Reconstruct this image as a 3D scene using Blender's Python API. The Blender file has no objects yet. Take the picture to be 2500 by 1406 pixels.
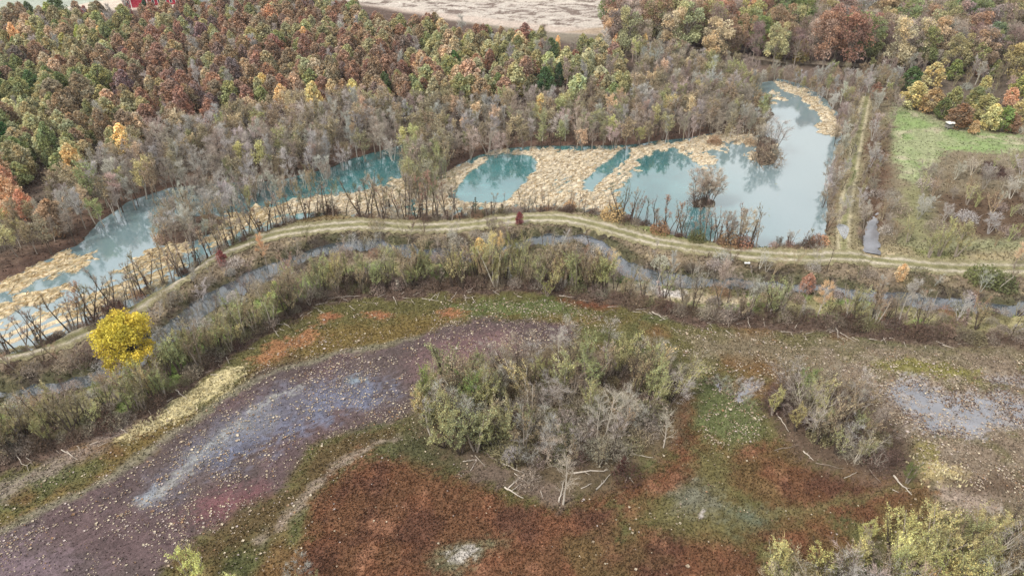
import bpy, math, random
import numpy as np

scene = bpy.context.scene
# ---------------------------------------------------------------- camera
CAM_H = 65.0; PITCH = math.radians(34.0); FPX = 1720.0
cam_d = bpy.data.cameras.new('camera'); cam = bpy.data.objects.new('camera', cam_d)
scene.collection.objects.link(cam); scene.camera = cam
cam_d.sensor_width = 36.0; cam_d.lens = 36.0 * FPX / 2500.0
cam_d.clip_start = 1.0; cam_d.clip_end = 12000.0
cam.location = (0, 0, CAM_H); cam.rotation_euler = (math.pi / 2 - PITCH, 0, 0)
# ---------------------------------------------------------------- world: Nishita sky under a broken white overcast
SUN_EL, SUN_AZ = math.radians(48), math.radians(-125)   # sun stands behind the camera to the left
world = bpy.data.worlds.new('World'); scene.world = world; world.use_nodes = True
wn = world.node_tree.nodes; wl = world.node_tree.links; wn.clear()
w_out = wn.new('ShaderNodeOutputWorld'); w_bg = wn.new('ShaderNodeBackground')
sky = wn.new('ShaderNodeTexSky'); sky.sky_type = 'NISHITA'; sky.sun_disc = False
sky.sun_elevation = SUN_EL; sky.sun_rotation = SUN_AZ; sky.air_density = 1.2; sky.dust_density = 1.5
w_tc = wn.new('ShaderNodeTexCoord'); w_map = wn.new('ShaderNodeMapping'); w_map.inputs['Scale'].default_value = (1.6, 1.6, 4.5)
w_no = wn.new('ShaderNodeTexNoise'); w_no.inputs['Scale'].default_value = 1.9; w_no.inputs['Detail'].default_value = 6; w_no.inputs['Roughness'].default_value = .55
w_cr = wn.new('ShaderNodeValToRGB'); w_cr.color_ramp.elements[0].position = .36; w_cr.color_ramp.elements[1].position = .62
w_cr.color_ramp.elements[0].color = (.6, .6, .6, 1); w_cr.color_ramp.elements[1].color = (.97, .97, .97, 1)
w_mix = wn.new('ShaderNodeMix'); w_mix.data_type = 'RGBA'; w_mix.inputs[7].default_value = (9.2, 9.0, 8.7, 1)
wl.new(w_tc.outputs['Generated'], w_map.inputs['Vector']); wl.new(w_map.outputs[0], w_no.inputs['Vector'])
wl.new(w_no.outputs['Fac'], w_cr.inputs['Fac']); wl.new(w_cr.outputs['Color'], w_mix.inputs[0])
wl.new(sky.outputs[0], w_mix.inputs[6]); wl.new(w_mix.outputs[2], w_bg.inputs['Color'])
w_bg.inputs['Strength'].default_value = 0.105
wl.new(w_bg.outputs[0], w_out.inputs['Surface'])
sd = bpy.data.lights.new('sun', 'SUN'); sd.energy = 2.7; sd.angle = math.radians(12); sd.color = (1, .94, .84)
sun = bpy.data.objects.new('sun', sd); scene.collection.objects.link(sun)
sun.rotation_euler = (math.pi / 2 - SUN_EL, 0, -SUN_AZ + math.pi)
scene.view_settings.view_transform = 'Standard'; scene.view_settings.look = 'None'
scene.view_settings.gamma = 1; scene.view_settings.use_curve_mapping = False
scene.view_settings.exposure = 0.62
scene.render.engine = 'CYCLES'
scene.cycles.max_bounces = 4; scene.cycles.diffuse_bounces = 3; scene.cycles.glossy_bounces = 2
scene.cycles.transmission_bounces = 2; scene.cycles.transparent_max_bounces = 4

# ---------------------------------------------------------------- helpers
def P(px, py, z=0.0):
    """photo pixel (2500 x 1406) -> point of the place at height z"""
    cx = (px - 1250) / FPX; cy = (703 - py) / FPX
    dy = math.cos(PITCH) + cy * math.sin(PITCH); dz = -math.sin(PITCH) + cy * math.cos(PITCH)
    t = (z - CAM_H) / dz
    return (cx * t, dy * t)
def PP(pts, z=0.0): return np.array([P(a, b, z) for a, b in pts])
def proj(x, y, z):
    fy = y * math.cos(PITCH) - (z - CAM_H) * math.sin(PITCH)
    uy = y * math.sin(PITCH) + (z - CAM_H) * math.cos(PITCH)
    return 1250 + FPX * x / fy, 703 - FPX * uy / fy
def lin(c):
    c = c / 255.0
    return c / 12.92 if c <= .04045 else ((c + .055) / 1.055) ** 2.4
def C(r, g, b, k=0.66, sat=.82):
    c = np.array([lin(r) * k, lin(g) * k, lin(b) * k]); m = c @ np.array([.3, .5, .2]); return m + (c - m) * sat

def vnoise(x, y, seed=0):
    xi = np.floor(x).astype(np.int64); yi = np.floor(y).astype(np.int64)
    xf = x - xi; yf = y - yi
    xf = xf * xf * (3 - 2 * xf); yf = yf * yf * (3 - 2 * yf)
    def h(a, b):
        n = (a * 374761393 + b * 668265263 + seed * 1442695041) & 0x7fffffff
        n = ((n ^ (n >> 13)) * 1274126177) & 0x7fffffff
        n = n ^ (n >> 16)
        return (n & 0xffff) / 65535.0
    return (h(xi, yi) * (1 - xf) + h(xi + 1, yi) * xf) * (1 - yf) + (h(xi, yi + 1) * (1 - xf) + h(xi + 1, yi + 1) * xf) * yf
def fbm(x, y, sc, seed=0, o=4):
    s = 0; a = 1; t = 0
    for i in range(o):
        s = s + a * vnoise(x / sc * 2 ** i + 17.3 * i, y / sc * 2 ** i - 9.1 * i, seed + i); t += a; a *= .55
    return s / t - .5
def sdf(poly, x, y):
    """signed distance, positive inside"""
    d = np.full(x.shape, 1e18); ins = np.zeros(x.shape, bool); n = len(poly)
    for i in range(n):
        ax, ay = poly[i]; bx, by = poly[(i + 1) % n]
        ex, ey = bx - ax, by - ay; wx, wy = x - ax, y - ay
        t = np.clip((wx * ex + wy * ey) / (ex * ex + ey * ey + 1e-9), 0, 1)
        d = np.minimum(d, (wx - ex * t) ** 2 + (wy - ey * t) ** 2)
        c = (ay > y) != (by > y)
        if ey != 0: ins ^= c & (x < ex * (y - ay) / ey + ax)
    return np.where(ins, np.sqrt(d), -np.sqrt(d))
def ldist(line, x, y):
    d = np.full(x.shape, 1e18)
    for i in range(len(line) - 1):
        ax, ay = line[i]; bx, by = line[i + 1]; ex, ey = bx - ax, by - ay; wx, wy = x - ax, y - ay
        t = np.clip((wx * ex + wy * ey) / (ex * ex + ey * ey + 1e-9), 0, 1)
        d = np.minimum(d, (wx - ex * t) ** 2 + (wy - ey * t) ** 2)
    return np.sqrt(d)
def sm(v, lo, hi):
    t = np.clip((v - lo) / (hi - lo), 0, 1); return t * t * (3 - 2 * t)
def near(x, y, pts, pad):
    return (x > pts[:, 0].min() - pad) & (x < pts[:, 0].max() + pad) & (y > pts[:, 1].min() - pad) & (y < pts[:, 1].max() + pad)

# ---------------------------------------------------------------- outlines of the place (traced as seen, laid on the ground)
POND = [(-260, 760), (0, 690), (60, 662), (110, 634), (150, 614), (195, 600), (222, 575), (250, 545), (330, 488), (420, 458), (560, 450), (690, 442), (780, 418), (870, 388), (980, 356), (1015, 360),
        (1020, 430), (1010, 480), (1080, 425), (1130, 398), (1220, 367), (1310, 358), (1500, 357), (1620, 346), (1750, 326), (1700, 300), (1690, 260), (1730, 225),
        (1800, 212), (1880, 200), (1900, 193), (1960, 210), (2020, 250), (2052, 290), (2052, 335), (2030, 400), (2012, 470), (2012, 560), (1985, 600), (1840, 607),
        (1750, 594), (1620, 566), (1530, 528), (1470, 524), (1370, 514), (1200, 522), (1130, 533), (1000, 536), (870, 528), (830, 524), (780, 528), (700, 546), (600, 582), (520, 624), (440, 680),
        (360, 722), (280, 765), (190, 805), (100, 848), (0, 872), (-260, 930)]
STRAW = [
    [(-200, 750), (0, 682), (60, 656), (100, 636), (140, 616), (170, 608), (228, 622), (228, 645), (150, 668), (80, 692), (0, 718), (-200, 800)],
    [(-200, 800), (0, 742), (100, 708), (165, 702), (175, 715), (110, 742), (50, 762), (-200, 840)],
    [(150, 785), (200, 740), (235, 718), (250, 735), (215, 765), (160, 800)],
    [(290, 668), (330, 640), (400, 598), (470, 612), (440, 645), (340, 700), (290, 700)],
    [(375, 608), (450, 605), (525, 580), (545, 560), (525, 548), (560, 522), (600, 512), (700, 488), (780, 478), (835, 478), (835, 525), (780, 520), (700, 534), (600, 566), (520, 605), (400, 645)],
    [(700, 488), (835, 474), (900, 458), (955, 448), (985, 430), (1015, 428), (1010, 480), (1000, 536), (870, 528), (835, 524), (700, 530)],
    [(1000, 482), (1080, 425), (1130, 400), (1220, 372), (1310, 364), (1500, 362), (1620, 350), (1760, 318), (1835, 318), (1838, 332), (1800, 345), (1760, 368), (1690, 378),
     (1640, 366), (1600, 368), (1565, 385), (1545, 425), (1520, 470), (1525, 500), (1480, 526), (1200, 524), (1130, 535), (1000, 538)],
    [(1885, 196), (1960, 216), (2022, 256), (2052, 290), (2050, 335), (2000, 332), (1998, 312), (2008, 285), (1950, 243), (1900, 215)],
    [(1868, 216), (1910, 228), (1925, 243), (1885, 258), (1870, 252), (1902, 240), (1895, 232)],
    [(1680, 260), (1740, 228), (1770, 236), (1720, 262), (1700, 290)],
    [(1820, 345), (1838, 332), (1842, 385), (1830, 392)], [(1895, 350), (1905, 352), (1902, 372), (1893, 380)],
    [(60, 850), (80, 780), (150, 770), (120, 820), (80, 850)], [(-150, 880), (0, 800), (150, 745), (300, 665), (400, 622), (450, 660), (290, 752), (100, 836), (0, 862), (-150, 900)],
    [(1688, 370), (1740, 372), (1762, 400), (1735, 408), (1690, 400)],
]
HOLES = [  # open water inside the straw mats
    [(1098, 482), (1118, 455), (1145, 425), (1185, 398), (1200, 380), (1220, 376), (1290, 379), (1312, 396), (1306, 420), (1280, 445), (1262, 462), (1238, 494), (1150, 498)],
    [(1422, 466), (1425, 440), (1480, 395), (1520, 362), (1536, 362), (1530, 384), (1500, 412), (1462, 452), (1448, 468)],
    [(150, 588), (205, 590), (225, 600), (225, 615), (185, 610)],
]
THIN = [  # mats that barely break the surface, grey water between the stalks
    [(1478, 476), (1492, 425), (1510, 412), (1545, 418), (1520, 470), (1500, 485)], [(1350, 430), (1400, 428), (1400, 470), (1340, 480)],
    [(840, 500), (1000, 500), (1000, 536), (830, 530)], [(1000, 505), (1480, 500), (1480, 526), (1000, 538)], [(-150, 880), (0, 800), (150, 745), (300, 665), (400, 622), (450, 660), (290, 752), (100, 836), (0, 862), (-150, 900)], [(560, 560), (700, 515), (820, 505), (830, 525), (700, 545), (600, 580)],
    [(90, 700), (130, 660), (220, 640), (225, 655), (150, 680)]]
ISLE = [[(1836, 345), (1860, 330), (1893, 345), (1902, 385), (1885, 402), (1850, 404), (1836, 380)], [(1688, 492), (1715, 478), (1742, 490), (1735, 506), (1700, 506)],
        [(380, 575), (420, 545), (520, 520), (560, 535), (520, 575), (440, 605), (390, 600)], [(1840, 275), (1880, 262), (1890, 280), (1850, 330), (1835, 330)],
        [(1690, 300), (1750, 240), (1800, 225), (1850, 240), (1870, 262), (1850, 330), (1750, 330)]]
ALGAE = [[(1783, 505), (1780, 480), (1800, 460), (1845, 449), (1890, 450), (1905, 432)], [(1900, 450), (1895, 480), (1882, 510), (1872, 530)]]
ROAD = [(-120, 885), (0, 868), (60, 855), (130, 840), (230, 800), (320, 755), (400, 700), (470, 650), (540, 610), (620, 585), (700, 565), (800, 553), (900, 547), (1000, 557),
        (1130, 552), (1200, 542), (1280, 533), (1370, 531), (1440, 545), (1510, 565), (1600, 590), (1700, 606), (1800, 618), (1900, 626), (2000, 629), (2060, 627), (2130, 633),
        (2250, 648), (2340, 655), (2450, 655), (2700, 660)]
TRACK = [(2062, 632), (2058, 600), (2060, 555), (2066, 500), (2078, 430), (2090, 360), (2100, 310), (2110, 262), (2118, 235)]
FTRACK = [(1600, 118), (1700, 124), (1780, 133), (1850, 148), (1920, 157), (2000, 160), (2080, 163), (2160, 172)]
CANAL = [(-150, 975), (-50, 968), (40, 960), (150, 945), (240, 920), (330, 880), (410, 820), (480, 765), (570, 710), (660, 660), (740, 628), (830, 603), (930, 597), (1010, 615),
         (1110, 627), (1200, 622), (1270, 600), (1340, 583), (1410, 583), (1465, 600), (1500, 630), (1540, 668), (1600, 684), (1720, 690), (1830, 690), (1930, 702), (2050, 712),
         (2150, 735), (2280, 745), (2400, 752), (2700, 772)]
DITCH = [(2122, 622), (2122, 600), (2128, 560), (2136, 520), (2142, 470), (2150, 400), (2160, 330)]
SLEVEE = [(-150, 1085), (60, 1040), (250, 985), (400, 910), (480, 850), (600, 780), (690, 735), (780, 700), (900, 680), (1100, 670), (1300, 668), (1450, 690), (1600, 728), (1750, 748),
          (1900, 755), (2050, 765), (2200, 778), (2350, 795), (2700, 815)]
SFOOT = [(-150, 1165), (0, 1140), (110, 1100), (300, 1042), (430, 965), (500, 900), (620, 828), (690, 785), (780, 735), (900, 718), (1100, 708), (1300, 706), (1450, 728), (1600, 762),
         (1750, 785), (1900, 795), (2050, 806), (2200, 820), (2350, 836), (2700, 860)]
POOLS = [[(1730, 930), (1760, 925), (1800, 955), (1850, 925), (1870, 935), (1845, 970), (1830, 1000), (1800, 990), (1770, 960)],
         [(2155, 950), (2200, 925), (2260, 930), (2310, 960), (2400, 965), (2440, 950), (2540, 990), (2540, 1040), (2470, 1045), (2400, 1060), (2280, 1072), (2210, 1020), (2170, 990)],
         [(2400, 915), (2450, 922), (2520, 915), (2520, 935), (2420, 935)]]
# ---------------------------------------------------------------- terrain grid
def axis(segs):
    out = []
    for a, b, s in segs: out += list(np.arange(a, b, s))
    return out
pos = axis([(0, 70, .42), (70, 130, .6), (130, 230, .9)]); g = 230.0; st = 1.6
while g < 5000: pos.append(g); g += st; st *= 1.22
pos.append(5000)
GX = np.array([-v for v in pos[:0:-1]] + pos)
gy = [-400, -200, -80, -20, 10, 25, 34]; gy += axis([(40, 130, .38), (130, 210, .55), (210, 400, .95)]); g = 400.0; st = 1.6
while g < 6000: gy.append(g); g += st; st *= 1.22
gy.append(6000); GY = np.array(gy, float)
X, Y = np.meshgrid(GX, GY); NX, NY = len(GX), len(GY)
x = X.ravel(); y = Y.ravel()
wx = x + 2.2 * fbm(x, y, 7, 5) + .9 * fbm(x, y, 1.6, 6, 3); wy = y + 2.2 * fbm(x, y, 7, 15) + .9 * fbm(x, y, 1.6, 16, 3)   # warped coordinates: natural edges
n1 = fbm(x, y, 12, 21); n2 = fbm(x, y, 2.2, 31); n3 = fbm(x, y, 40, 41, 3); n4 = fbm(x, y, .9, 51, 2); nv = np.random.RandomState(3).uniform(-1, 1, x.shape)

h = np.full(x.shape, .55) + .5 * n1
col = np.tile(C(112, 98, 84), (len(x), 1)); wet = np.zeros(x.shape)
def blend(m, c):
    global col
    m = np.clip(m, 0, 1)[:, None]; col = col * (1 - m) + np.asarray(c)[None, :] * m
def region(pts, c, soft=1.0, amp=0.0, hole=None, alpha=1.0, w=None, noise=None):
    pw = PP(pts); sel = near(x, y, pw, 12 + soft * 3)
    m = np.zeros(x.shape); s = sdf(pw, wx[sel], wy[sel])
    if amp: s = s + amp * (n2 if noise is None else noise)[sel] * 6 + amp * (3.2 * n4[sel] + 1.6 * nv[sel])
    m[sel] = sm(s, -soft, soft) * alpha
    blend(m, c)
    if w is not None: wet[:] = wet * (1 - m) + w * m
    return m
def line(pts, width, c, soft=.6, amp=0.0, alpha=1.0, off=0, z=0):
    pw = PP(pts, z); sel = near(x, y, pw, width + 8); m = np.zeros(x.shape)
    d = ldist(pw, wx[sel] if amp else x[sel], wy[sel] if amp else y[sel]) + amp * (n2[sel] * 5 + 2.6 * n4[sel] + 1.2 * nv[sel])
    m[sel] = 1 - sm(abs(d - off), width - soft, width + soft); m *= alpha
    blend(m, c); return m

# far country
far = sm(y, 235, 260); blend(far, C(150, 140, 122))
region([(780, -160), (1900, -160), (1720, 25), (1600, 60), (1500, 92), (1350, 82), (1200, 66), (1000, 42), (860, 20), (820, 0)], C(205, 186, 172), 2)
stub = region([(780, -160), (1900, -160), (1720, 25), (1600, 60), (1500, 76), (1350, 68), (1200, 50), (1000, 28), (850, 8)], C(206, 194, 182), 2)
fn = fbm(x * .6, y, 2.4, 77, 4) + .3 * fbm(x, y, 12, 78, 3) + .12 * nv
blend(stub * sm(fn, -.03, .13) * .95, C(120, 100, 90)); blend(stub * sm(fbm(x, y, 3.5, 79), .12, .25) * .5, C(232, 222, 210))
region([(1450, 72), (1600, 62), (1640, 90), (1500, 92), (1380, 82)], C(188, 164, 138), 1.5)
region([(-400, 0), (-200, -60), (250, -60), (420, -60), (360, 10), (220, 26), (60, 34), (0, 40), (-300, 70)], C(178, 186, 172), 2)
region([(160, 22), (240, 6), (380, -8), (460, -10), (450, 30), (300, 40), (200, 40)], C(222, 205, 186), 1.5)
region([(330, -60), (760, -60), (760, 0), (420, 12), (360, 6)], C(160, 168, 165), 2)
# woodland floor
region([(-200, 30), (300, 30), (800, 0), (1300, 90), (1550, 150), (1500, 300), (900, 300), (300, 360), (-300, 700)], C(104, 84, 74), 3)
region([(1480, -20), (2700, -40), (2700, 180), (2200, 190), (1900, 150), (1500, 120)], C(112, 92, 88), 3)
region([(1600, 130), (1850, 165), (2150, 175), (2200, 240), (2100, 260), (2000, 220), (1900, 180), (1650, 200)], C(128, 108, 96), 3)
# brown leaf-litter bank along the north shore of the pond
bp = [(-200, 752), (0, 680), (60, 652), (110, 624), (190, 592), (222, 566), (250, 538), (330, 488), (420, 455), (560, 446), (690, 438), (780, 414), (870, 384), (980, 352), (1100, 405), (1220, 362), (1310, 352), (1500, 352), (1620, 340), (1760, 320)]
line(bp, 6.5, C(122, 98, 82), 2, .6); line(bp, 1.8, C(104, 78, 66), 1, .6, alpha=.8)
# right-hand rough ground
region([(2130, 245), (2700, 300), (2700, 690), (2140, 650)], C(138, 124, 98), 3)
mn = fbm(x, y, 6, 91)
g1 = region([(2180, 262), (2240, 276), (2330, 312), (2430, 332), (2560, 338), (2560, 372), (2400, 378), (2300, 372), (2265, 430), (2235, 470), (2200, 440), (2185, 400), (2178, 330)], C(158, 166, 118), 1.5, .5)
blend(g1 * sm(mn, -.1, .2), C(140, 164, 96)); blend(g1 * sm(fbm(x, y, 4, 95), .08, .25) * .8, C(190, 180, 150))
region([(2200, 470), (2260, 440), (2280, 520), (2260, 640), (2200, 640), (2190, 560)], C(140, 140, 92), 2, .5, alpha=.8)
region([(2370, 400), (2420, 395), (2475, 425), (2470, 450), (2400, 440), (2370, 420)], C(84, 62, 54), 1, .3)
region([(2280, 480), (2520, 470), (2560, 620), (2420, 610), (2300, 560)], C(104, 82, 62), 2.5, .6)
region([(2120, 300), (2165, 300), (2165, 560), (2110, 560), (2105, 420)], C(112, 86, 66), 1.5, .5)
region([(2020, 330), (2075, 330), (2050, 560), (2020, 600), (2010, 480)], C(134, 110, 84), 1.5, .5)
region([(2300, 590), (2600, 590), (2600, 645), (2280, 640), (2180, 625), (2200, 600)], C(150, 150, 108), 2, .4)
# levee with the dirt road: straw-coloured grass, greener in places
dr = ldist(PP(ROAD, .9), x, y)
lv = line(ROAD, 6.5, C(164, 150, 112), 1.5, .3, z=.9)
blend(lv * sm(fbm(x, y, 7, 101), -.02, .16) * .8, C(134, 142, 74)); blend(lv * sm(n2 + .5 * n1, .1, .3) * .8, C(186, 170, 124))
region([(280, 765), (500, 640), (640, 566), (800, 532), (850, 542), (640, 590), (480, 668), (330, 750), (180, 822), (60, 850)], C(140, 118, 76), .8, .3)
region([(420, 720), (560, 640), (610, 612), (625, 625), (560, 670), (440, 745)], C(140, 156, 76), .8, .4)
region([(860, 566), (1000, 572), (1150, 566), (1250, 560), (1150, 595), (1000, 592), (900, 585)], C(205, 196, 130), .8, .5, alpha=.8)
region([(730, 560), (800, 556), (830, 562), (760, 580), (700, 585)], C(150, 162, 86), .8, .4)
region([(1060, 548), (1200, 545), (1220, 560), (1100, 566)], C(160, 168, 92), .8, .4, alpha=.8)
region([(1440, 530), (1560, 560), (1700, 590), (1800, 612), (1700, 606), (1560, 575), (1440, 542)], C(126, 142, 70), .8, .4)
region([(1840, 606), (1900, 608), (1900, 616), (1845, 616)], C(90, 140, 50), .5, .2)
line(ROAD, 3.0, C(164, 154, 116), .9, .35, z=.9)
region([(1960, 600), (2110, 600), (2190, 640), (2120, 640), (1940, 636)], C(186, 168, 132), 1, .4)
line(TRACK, 2.2, C(150, 138, 102), 1, .4, z=1.0)
region([(1940, 640), (2140, 645), (2300, 665), (2500, 670), (2500, 700), (2200, 690), (1960, 670)], C(168, 146, 112), 1.5, .5, alpha=.8)
# canal strip and the second levee
cn = PP(CANAL); dcan = ldist(cn, wx, wy)
line(CANAL, 9, C(146, 128, 104), 2, .5); blend((1 - sm(dcan, 8, 11)) * sm(fbm(x, y, 3, 108), .02, .2) * .8, C(112, 100, 70)); blend((1 - sm(dcan, 8, 11)) * sm(fbm(x, y, 2, 109), .1, .25) * .7, C(186, 166, 130)); line(CANAL, 3.0, C(92, 90, 62), 1.2, .5)
blend((1 - sm(dcan, 3, 5.5)) * sm(n2, -.05, .15), C(84, 74, 64))
sl = line(SLEVEE, 5.0, C(148, 140, 92), 1.6, .3, z=.8)
blend(sl * sm(fbm(x, y, 6, 111), -.02, .14), C(134, 158, 74))
region([(1470, 690), (1560, 702), (1700, 722), (1840, 735), (1820, 750), (1640, 742), (1540, 735), (1470, 712)], C(206, 188, 154), 1, .3)
region([(1590, 712), (1660, 716), (1660, 732), (1600, 732)], C(222, 214, 208), .6, .2)
region([(1900, 745), (2050, 750), (2200, 765), (2560, 790), (2560, 815), (2350, 805), (2330, 790), (2100, 785), (1920, 765)], C(176, 166, 116), 1, .4)
# ------- marsh floor
mp = list(SFOOT) + [(2900, 1700), (1250, 2600), (-600, 1700), (-300, 1250)]
mw = PP(mp); ms = sdf(mw, wx, wy); marsh = sm(ms, -1.0, .6); MARSH = marsh.copy()
blend(marsh, C(112, 106, 58))
blend(marsh * sm(fbm(x, y, 9, 121), -.02, .2) * .8, C(100, 106, 60)); blend(marsh * sm(fbm(x, y, 7, 122), .02, .2) * .8, C(132, 94, 54))
foot = marsh * (1 - sm(ms + n2 * 4, 1.0, 2.4)); blend(foot, C(122, 98, 86)); blend(foot * sm(n2, 0, .2) * .8, C(150, 132, 122))
line(SFOOT, 1.4, C(104, 84, 72), .8, .5)
# right part of the marsh: greyer, straw and mud
region([(1680, 820), (1900, 835), (2200, 850), (2700, 880), (2700, 1250), (2300, 1260), (2230, 1100), (2100, 960), (1900, 890), (1700, 870)], C(136, 122, 96), 3, .5)
rg = region([(2000, 850), (2700, 890), (2700, 1250), (2350, 1250), (2240, 1110), (2050, 950)], C(142, 124, 104), 3, .5)
blend(rg * sm(fbm(x, y, 3, 131), 0, .2) * .8, C(118, 112, 70)); blend(rg * sm(fbm(x, y, 2, 132), .05, .2) * .8, C(168, 152, 132))
region([(2110, 890), (2250, 885), (2400, 905), (2380, 925), (2200, 912)], C(138, 132, 62), 1, .4)
region([(2220, 1130), (2330, 1140), (2370, 1170), (2300, 1190), (2240, 1170)], C(208, 188, 126), 1, .5)
region([(2230, 1080), (2280, 1080), (2300, 1130), (2240, 1140)], C(150, 140, 76), 1, .4)
region([(2290, 1200), (2420, 1210), (2440, 1260), (2320, 1250)], C(176, 156, 140), 1.2, .4)
region([(2310, 1180), (2560, 1160), (2560, 1210), (2450, 1210), (2360, 1205)], C(112, 92, 74), 1.5, .4)
for pl in POOLS: region(pl, C(160, 154, 154), .5, .4, w=1.0)
# golden band
gb = region([(-60, 1310), (0, 1275), (130, 1215), (200, 1185), (330, 1090), (400, 1045), (560, 955), (640, 880), (700, 840), (820, 775), (1000, 755), (1180, 745), (1330, 735), (1560, 770),
        (1500, 800), (1240, 782), (1150, 785), (1080, 800), (1020, 832), (950, 846), (820, 866), (700, 905), (600, 955), (500, 1015), (420, 1065), (280, 1160), (130, 1235), (0, 1300)], C(126, 106, 52), 1.2, .4)
region([(640, 860), (720, 790), (860, 745), (1000, 735), (1300, 725), (1560, 765), (1500, 790), (1240, 770), (1000, 775), (820, 800), (700, 850)], C(110, 104, 56), 1.5, .5)
region([(1100, 745), (1350, 735), (1420, 770), (1240, 775), (1110, 775)], C(104, 120, 62), 1.5, .5, alpha=.8)
region([(620, 880), (690, 835), (750, 810), (800, 815), (780, 840), (700, 865), (650, 895)], C(176, 120, 76), .8, .5, alpha=.85)
for p_ in ([(890, 768), (920, 760), (962, 768), (940, 776), (900, 776)], [(1058, 762), (1100, 755), (1140, 762), (1120, 775), (1070, 775)], [(780, 776), (810, 770), (825, 780), (800, 790)]):
    region(p_, C(182, 118, 78), .6, .3, alpha=.85)
region([(1370, 735), (1440, 738), (1500, 752), (1420, 752)], C(128, 70, 50), .7, .3, alpha=.8)
# dried mud with lotus litter: purple brown, pink and dark patches
PURPLE = [(-200, 1420), (-60, 1345), (0, 1300), (130, 1235), (280, 1160), (420, 1065), (500, 1015), (600, 955), (700, 905), (820, 866), (950, 846), (1020, 832), (1080, 798), (1160, 784), (1250, 783), (1400, 800), (1400, 860),
          (1270, 900), (1100, 960), (1040, 1010), (960, 1030), (840, 1060), (760, 1085), (720, 1130), (700, 1180), (620, 1240), (540, 1290), (480, 1330), (420, 1380), (380, 1500), (-300, 1560)]
pm = region(PURPLE, C(100, 85, 84), 1.0, .3, w=.25)
PURP = pm.copy()
blend(pm * sm(fbm(x, y, 8, 141), -.05, .15) * .6, C(108, 84, 88)); blend(pm * sm(fbm(x, y, 5, 142), .03, .2) * .5, C(86, 72, 72))
region([(1000, 900), (1060, 850), (1160, 810), (1260, 810), (1280, 880), (1100, 930), (1010, 930)], C(134, 100, 102), 3, .6, alpha=.7)
region([(440, 1270), (520, 1210), (640, 1190), (660, 1210), (560, 1270), (480, 1310)], C(128, 80, 86), 2, .5, alpha=.8)
region([(-100, 1330), (60, 1320), (200, 1400), (0, 1460)], C(134, 112, 124), 3, .6, alpha=.7)
region([(600, 930), (720, 880), (800, 890), (700, 930), (600, 980)], C(92, 78, 76), 2, .4, alpha=.8)
bl = region([(350, 1215), (430, 1125), (560, 1035), (700, 960), (850, 922), (950, 928), (950, 975), (820, 1020), (690, 1065), (560, 1120), (460, 1160), (380, 1235)], C(112, 112, 130), 2.5, .8, alpha=.7, w=.8)  # blue of the sky mirrored in wet mud, painted into the soil colour
region([(540, 1120), (600, 1070), (740, 1020), (880, 940), (940, 940), (900, 990), (760, 1040), (650, 1085), (560, 1130)], C(112, 122, 152), 1.8, .9, alpha=.55, w=.9)  # bluer core of the same painted sky reflection
line([(350, 1232), (400, 1195), (450, 1160), (500, 1110), (545, 1070), (600, 1025), (660, 990), (730, 955)], 0.25, C(200, 202, 196), .7, .5, .85)
line([(500, 1110), (560, 1066), (640, 1015)], 1.6, C(146, 154, 164), 1.6, .6, .4)
region([(350, 1215), (380, 1195), (400, 1205), (360, 1230)], C(160, 172, 184), .8, .4, alpha=.6)
region([(830, 932), (880, 925), (890, 935), (850, 945)], C(150, 180, 190), .8, .4, alpha=.35)
line([(-100, 1352), (0, 1298), (130, 1234), (280, 1158), (420, 1063), (600, 953), (700, 903), (820, 864), (1020, 830)], .55, C(146, 140, 116), .5, .15, .7)
# pale sand streak and cream straw patch below the levee
line([(-80, 1235), (0, 1205), (80, 1165), (160, 1135), (250, 1085), (300, 1055)], 1.0, C(166, 148, 138), 1.2, .5, .8)
region([(310, 1072), (350, 1040), (430, 995), (490, 950), (545, 915), (595, 902), (600, 925), (560, 965), (480, 1005), (400, 1040), (330, 1075)], C(222, 206, 150), .7, .45)
# lower middle: moss green, rust carpet
region([(940, 1085), (1040, 1010), (1130, 1020), (1160, 1120), (1250, 1180), (1130, 1170), (1040, 1150), (960, 1120)], C(92, 92, 58), 2, .4)
region([(560, 1290), (700, 1190), (770, 1100), (860, 1065), (960, 1055), (900, 1110), (790, 1180), (700, 1270), (620, 1340), (420, 1420), (480, 1340)], C(104, 86, 52), 1.5, .5)
RUST = [[(740, 1420), (750, 1330), (760, 1240), (800, 1180), (880, 1120), (1000, 1130), (1060, 1160), (1160, 1175), (1230, 1210), (1380, 1240), (1440, 1220), (1560, 1180), (1640, 1110), (1655, 1030), (1640, 980), (1690, 960), (1700, 1040), (1735, 1110), (1700, 1180),
         (1600, 1225), (1500, 1240), (1520, 1290), (1480, 1350), (1500, 1500), (740, 1500)],
        [(1780, 1100), (1850, 1075), (1920, 1080), (1990, 1150), (2100, 1180), (2200, 1180), (2260, 1200), (2270, 1250), (2200, 1240), (2100, 1230), (2030, 1260), (1950, 1250), (1840, 1220), (1770, 1160)],
        [(1820, 1310), (1900, 1265), (1960, 1262), (2050, 1310), (2080, 1350), (1960, 1370), (1860, 1350)], [(2030, 1250), (2150, 1210), (2260, 1240), (2250, 1290), (2100, 1290)],
        [(1480, 1330), (1600, 1290), (1750, 1310), (1850, 1370), (1880, 1500), (1480, 1500)], [(1500, 1230), (1570, 1215), (1600, 1240), (1540, 1265)], [(1720, 1205), (1770, 1195), (1775, 1225), (1725, 1228)]]
rustm = np.zeros(x.shape)
rn = fbm(x, y, 3.5, 151)
for k, pl in enumerate(RUST):
    m = region(pl, C(126, 86, 56), 1.4, .5); rustm = np.maximum(rustm, m)
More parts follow.
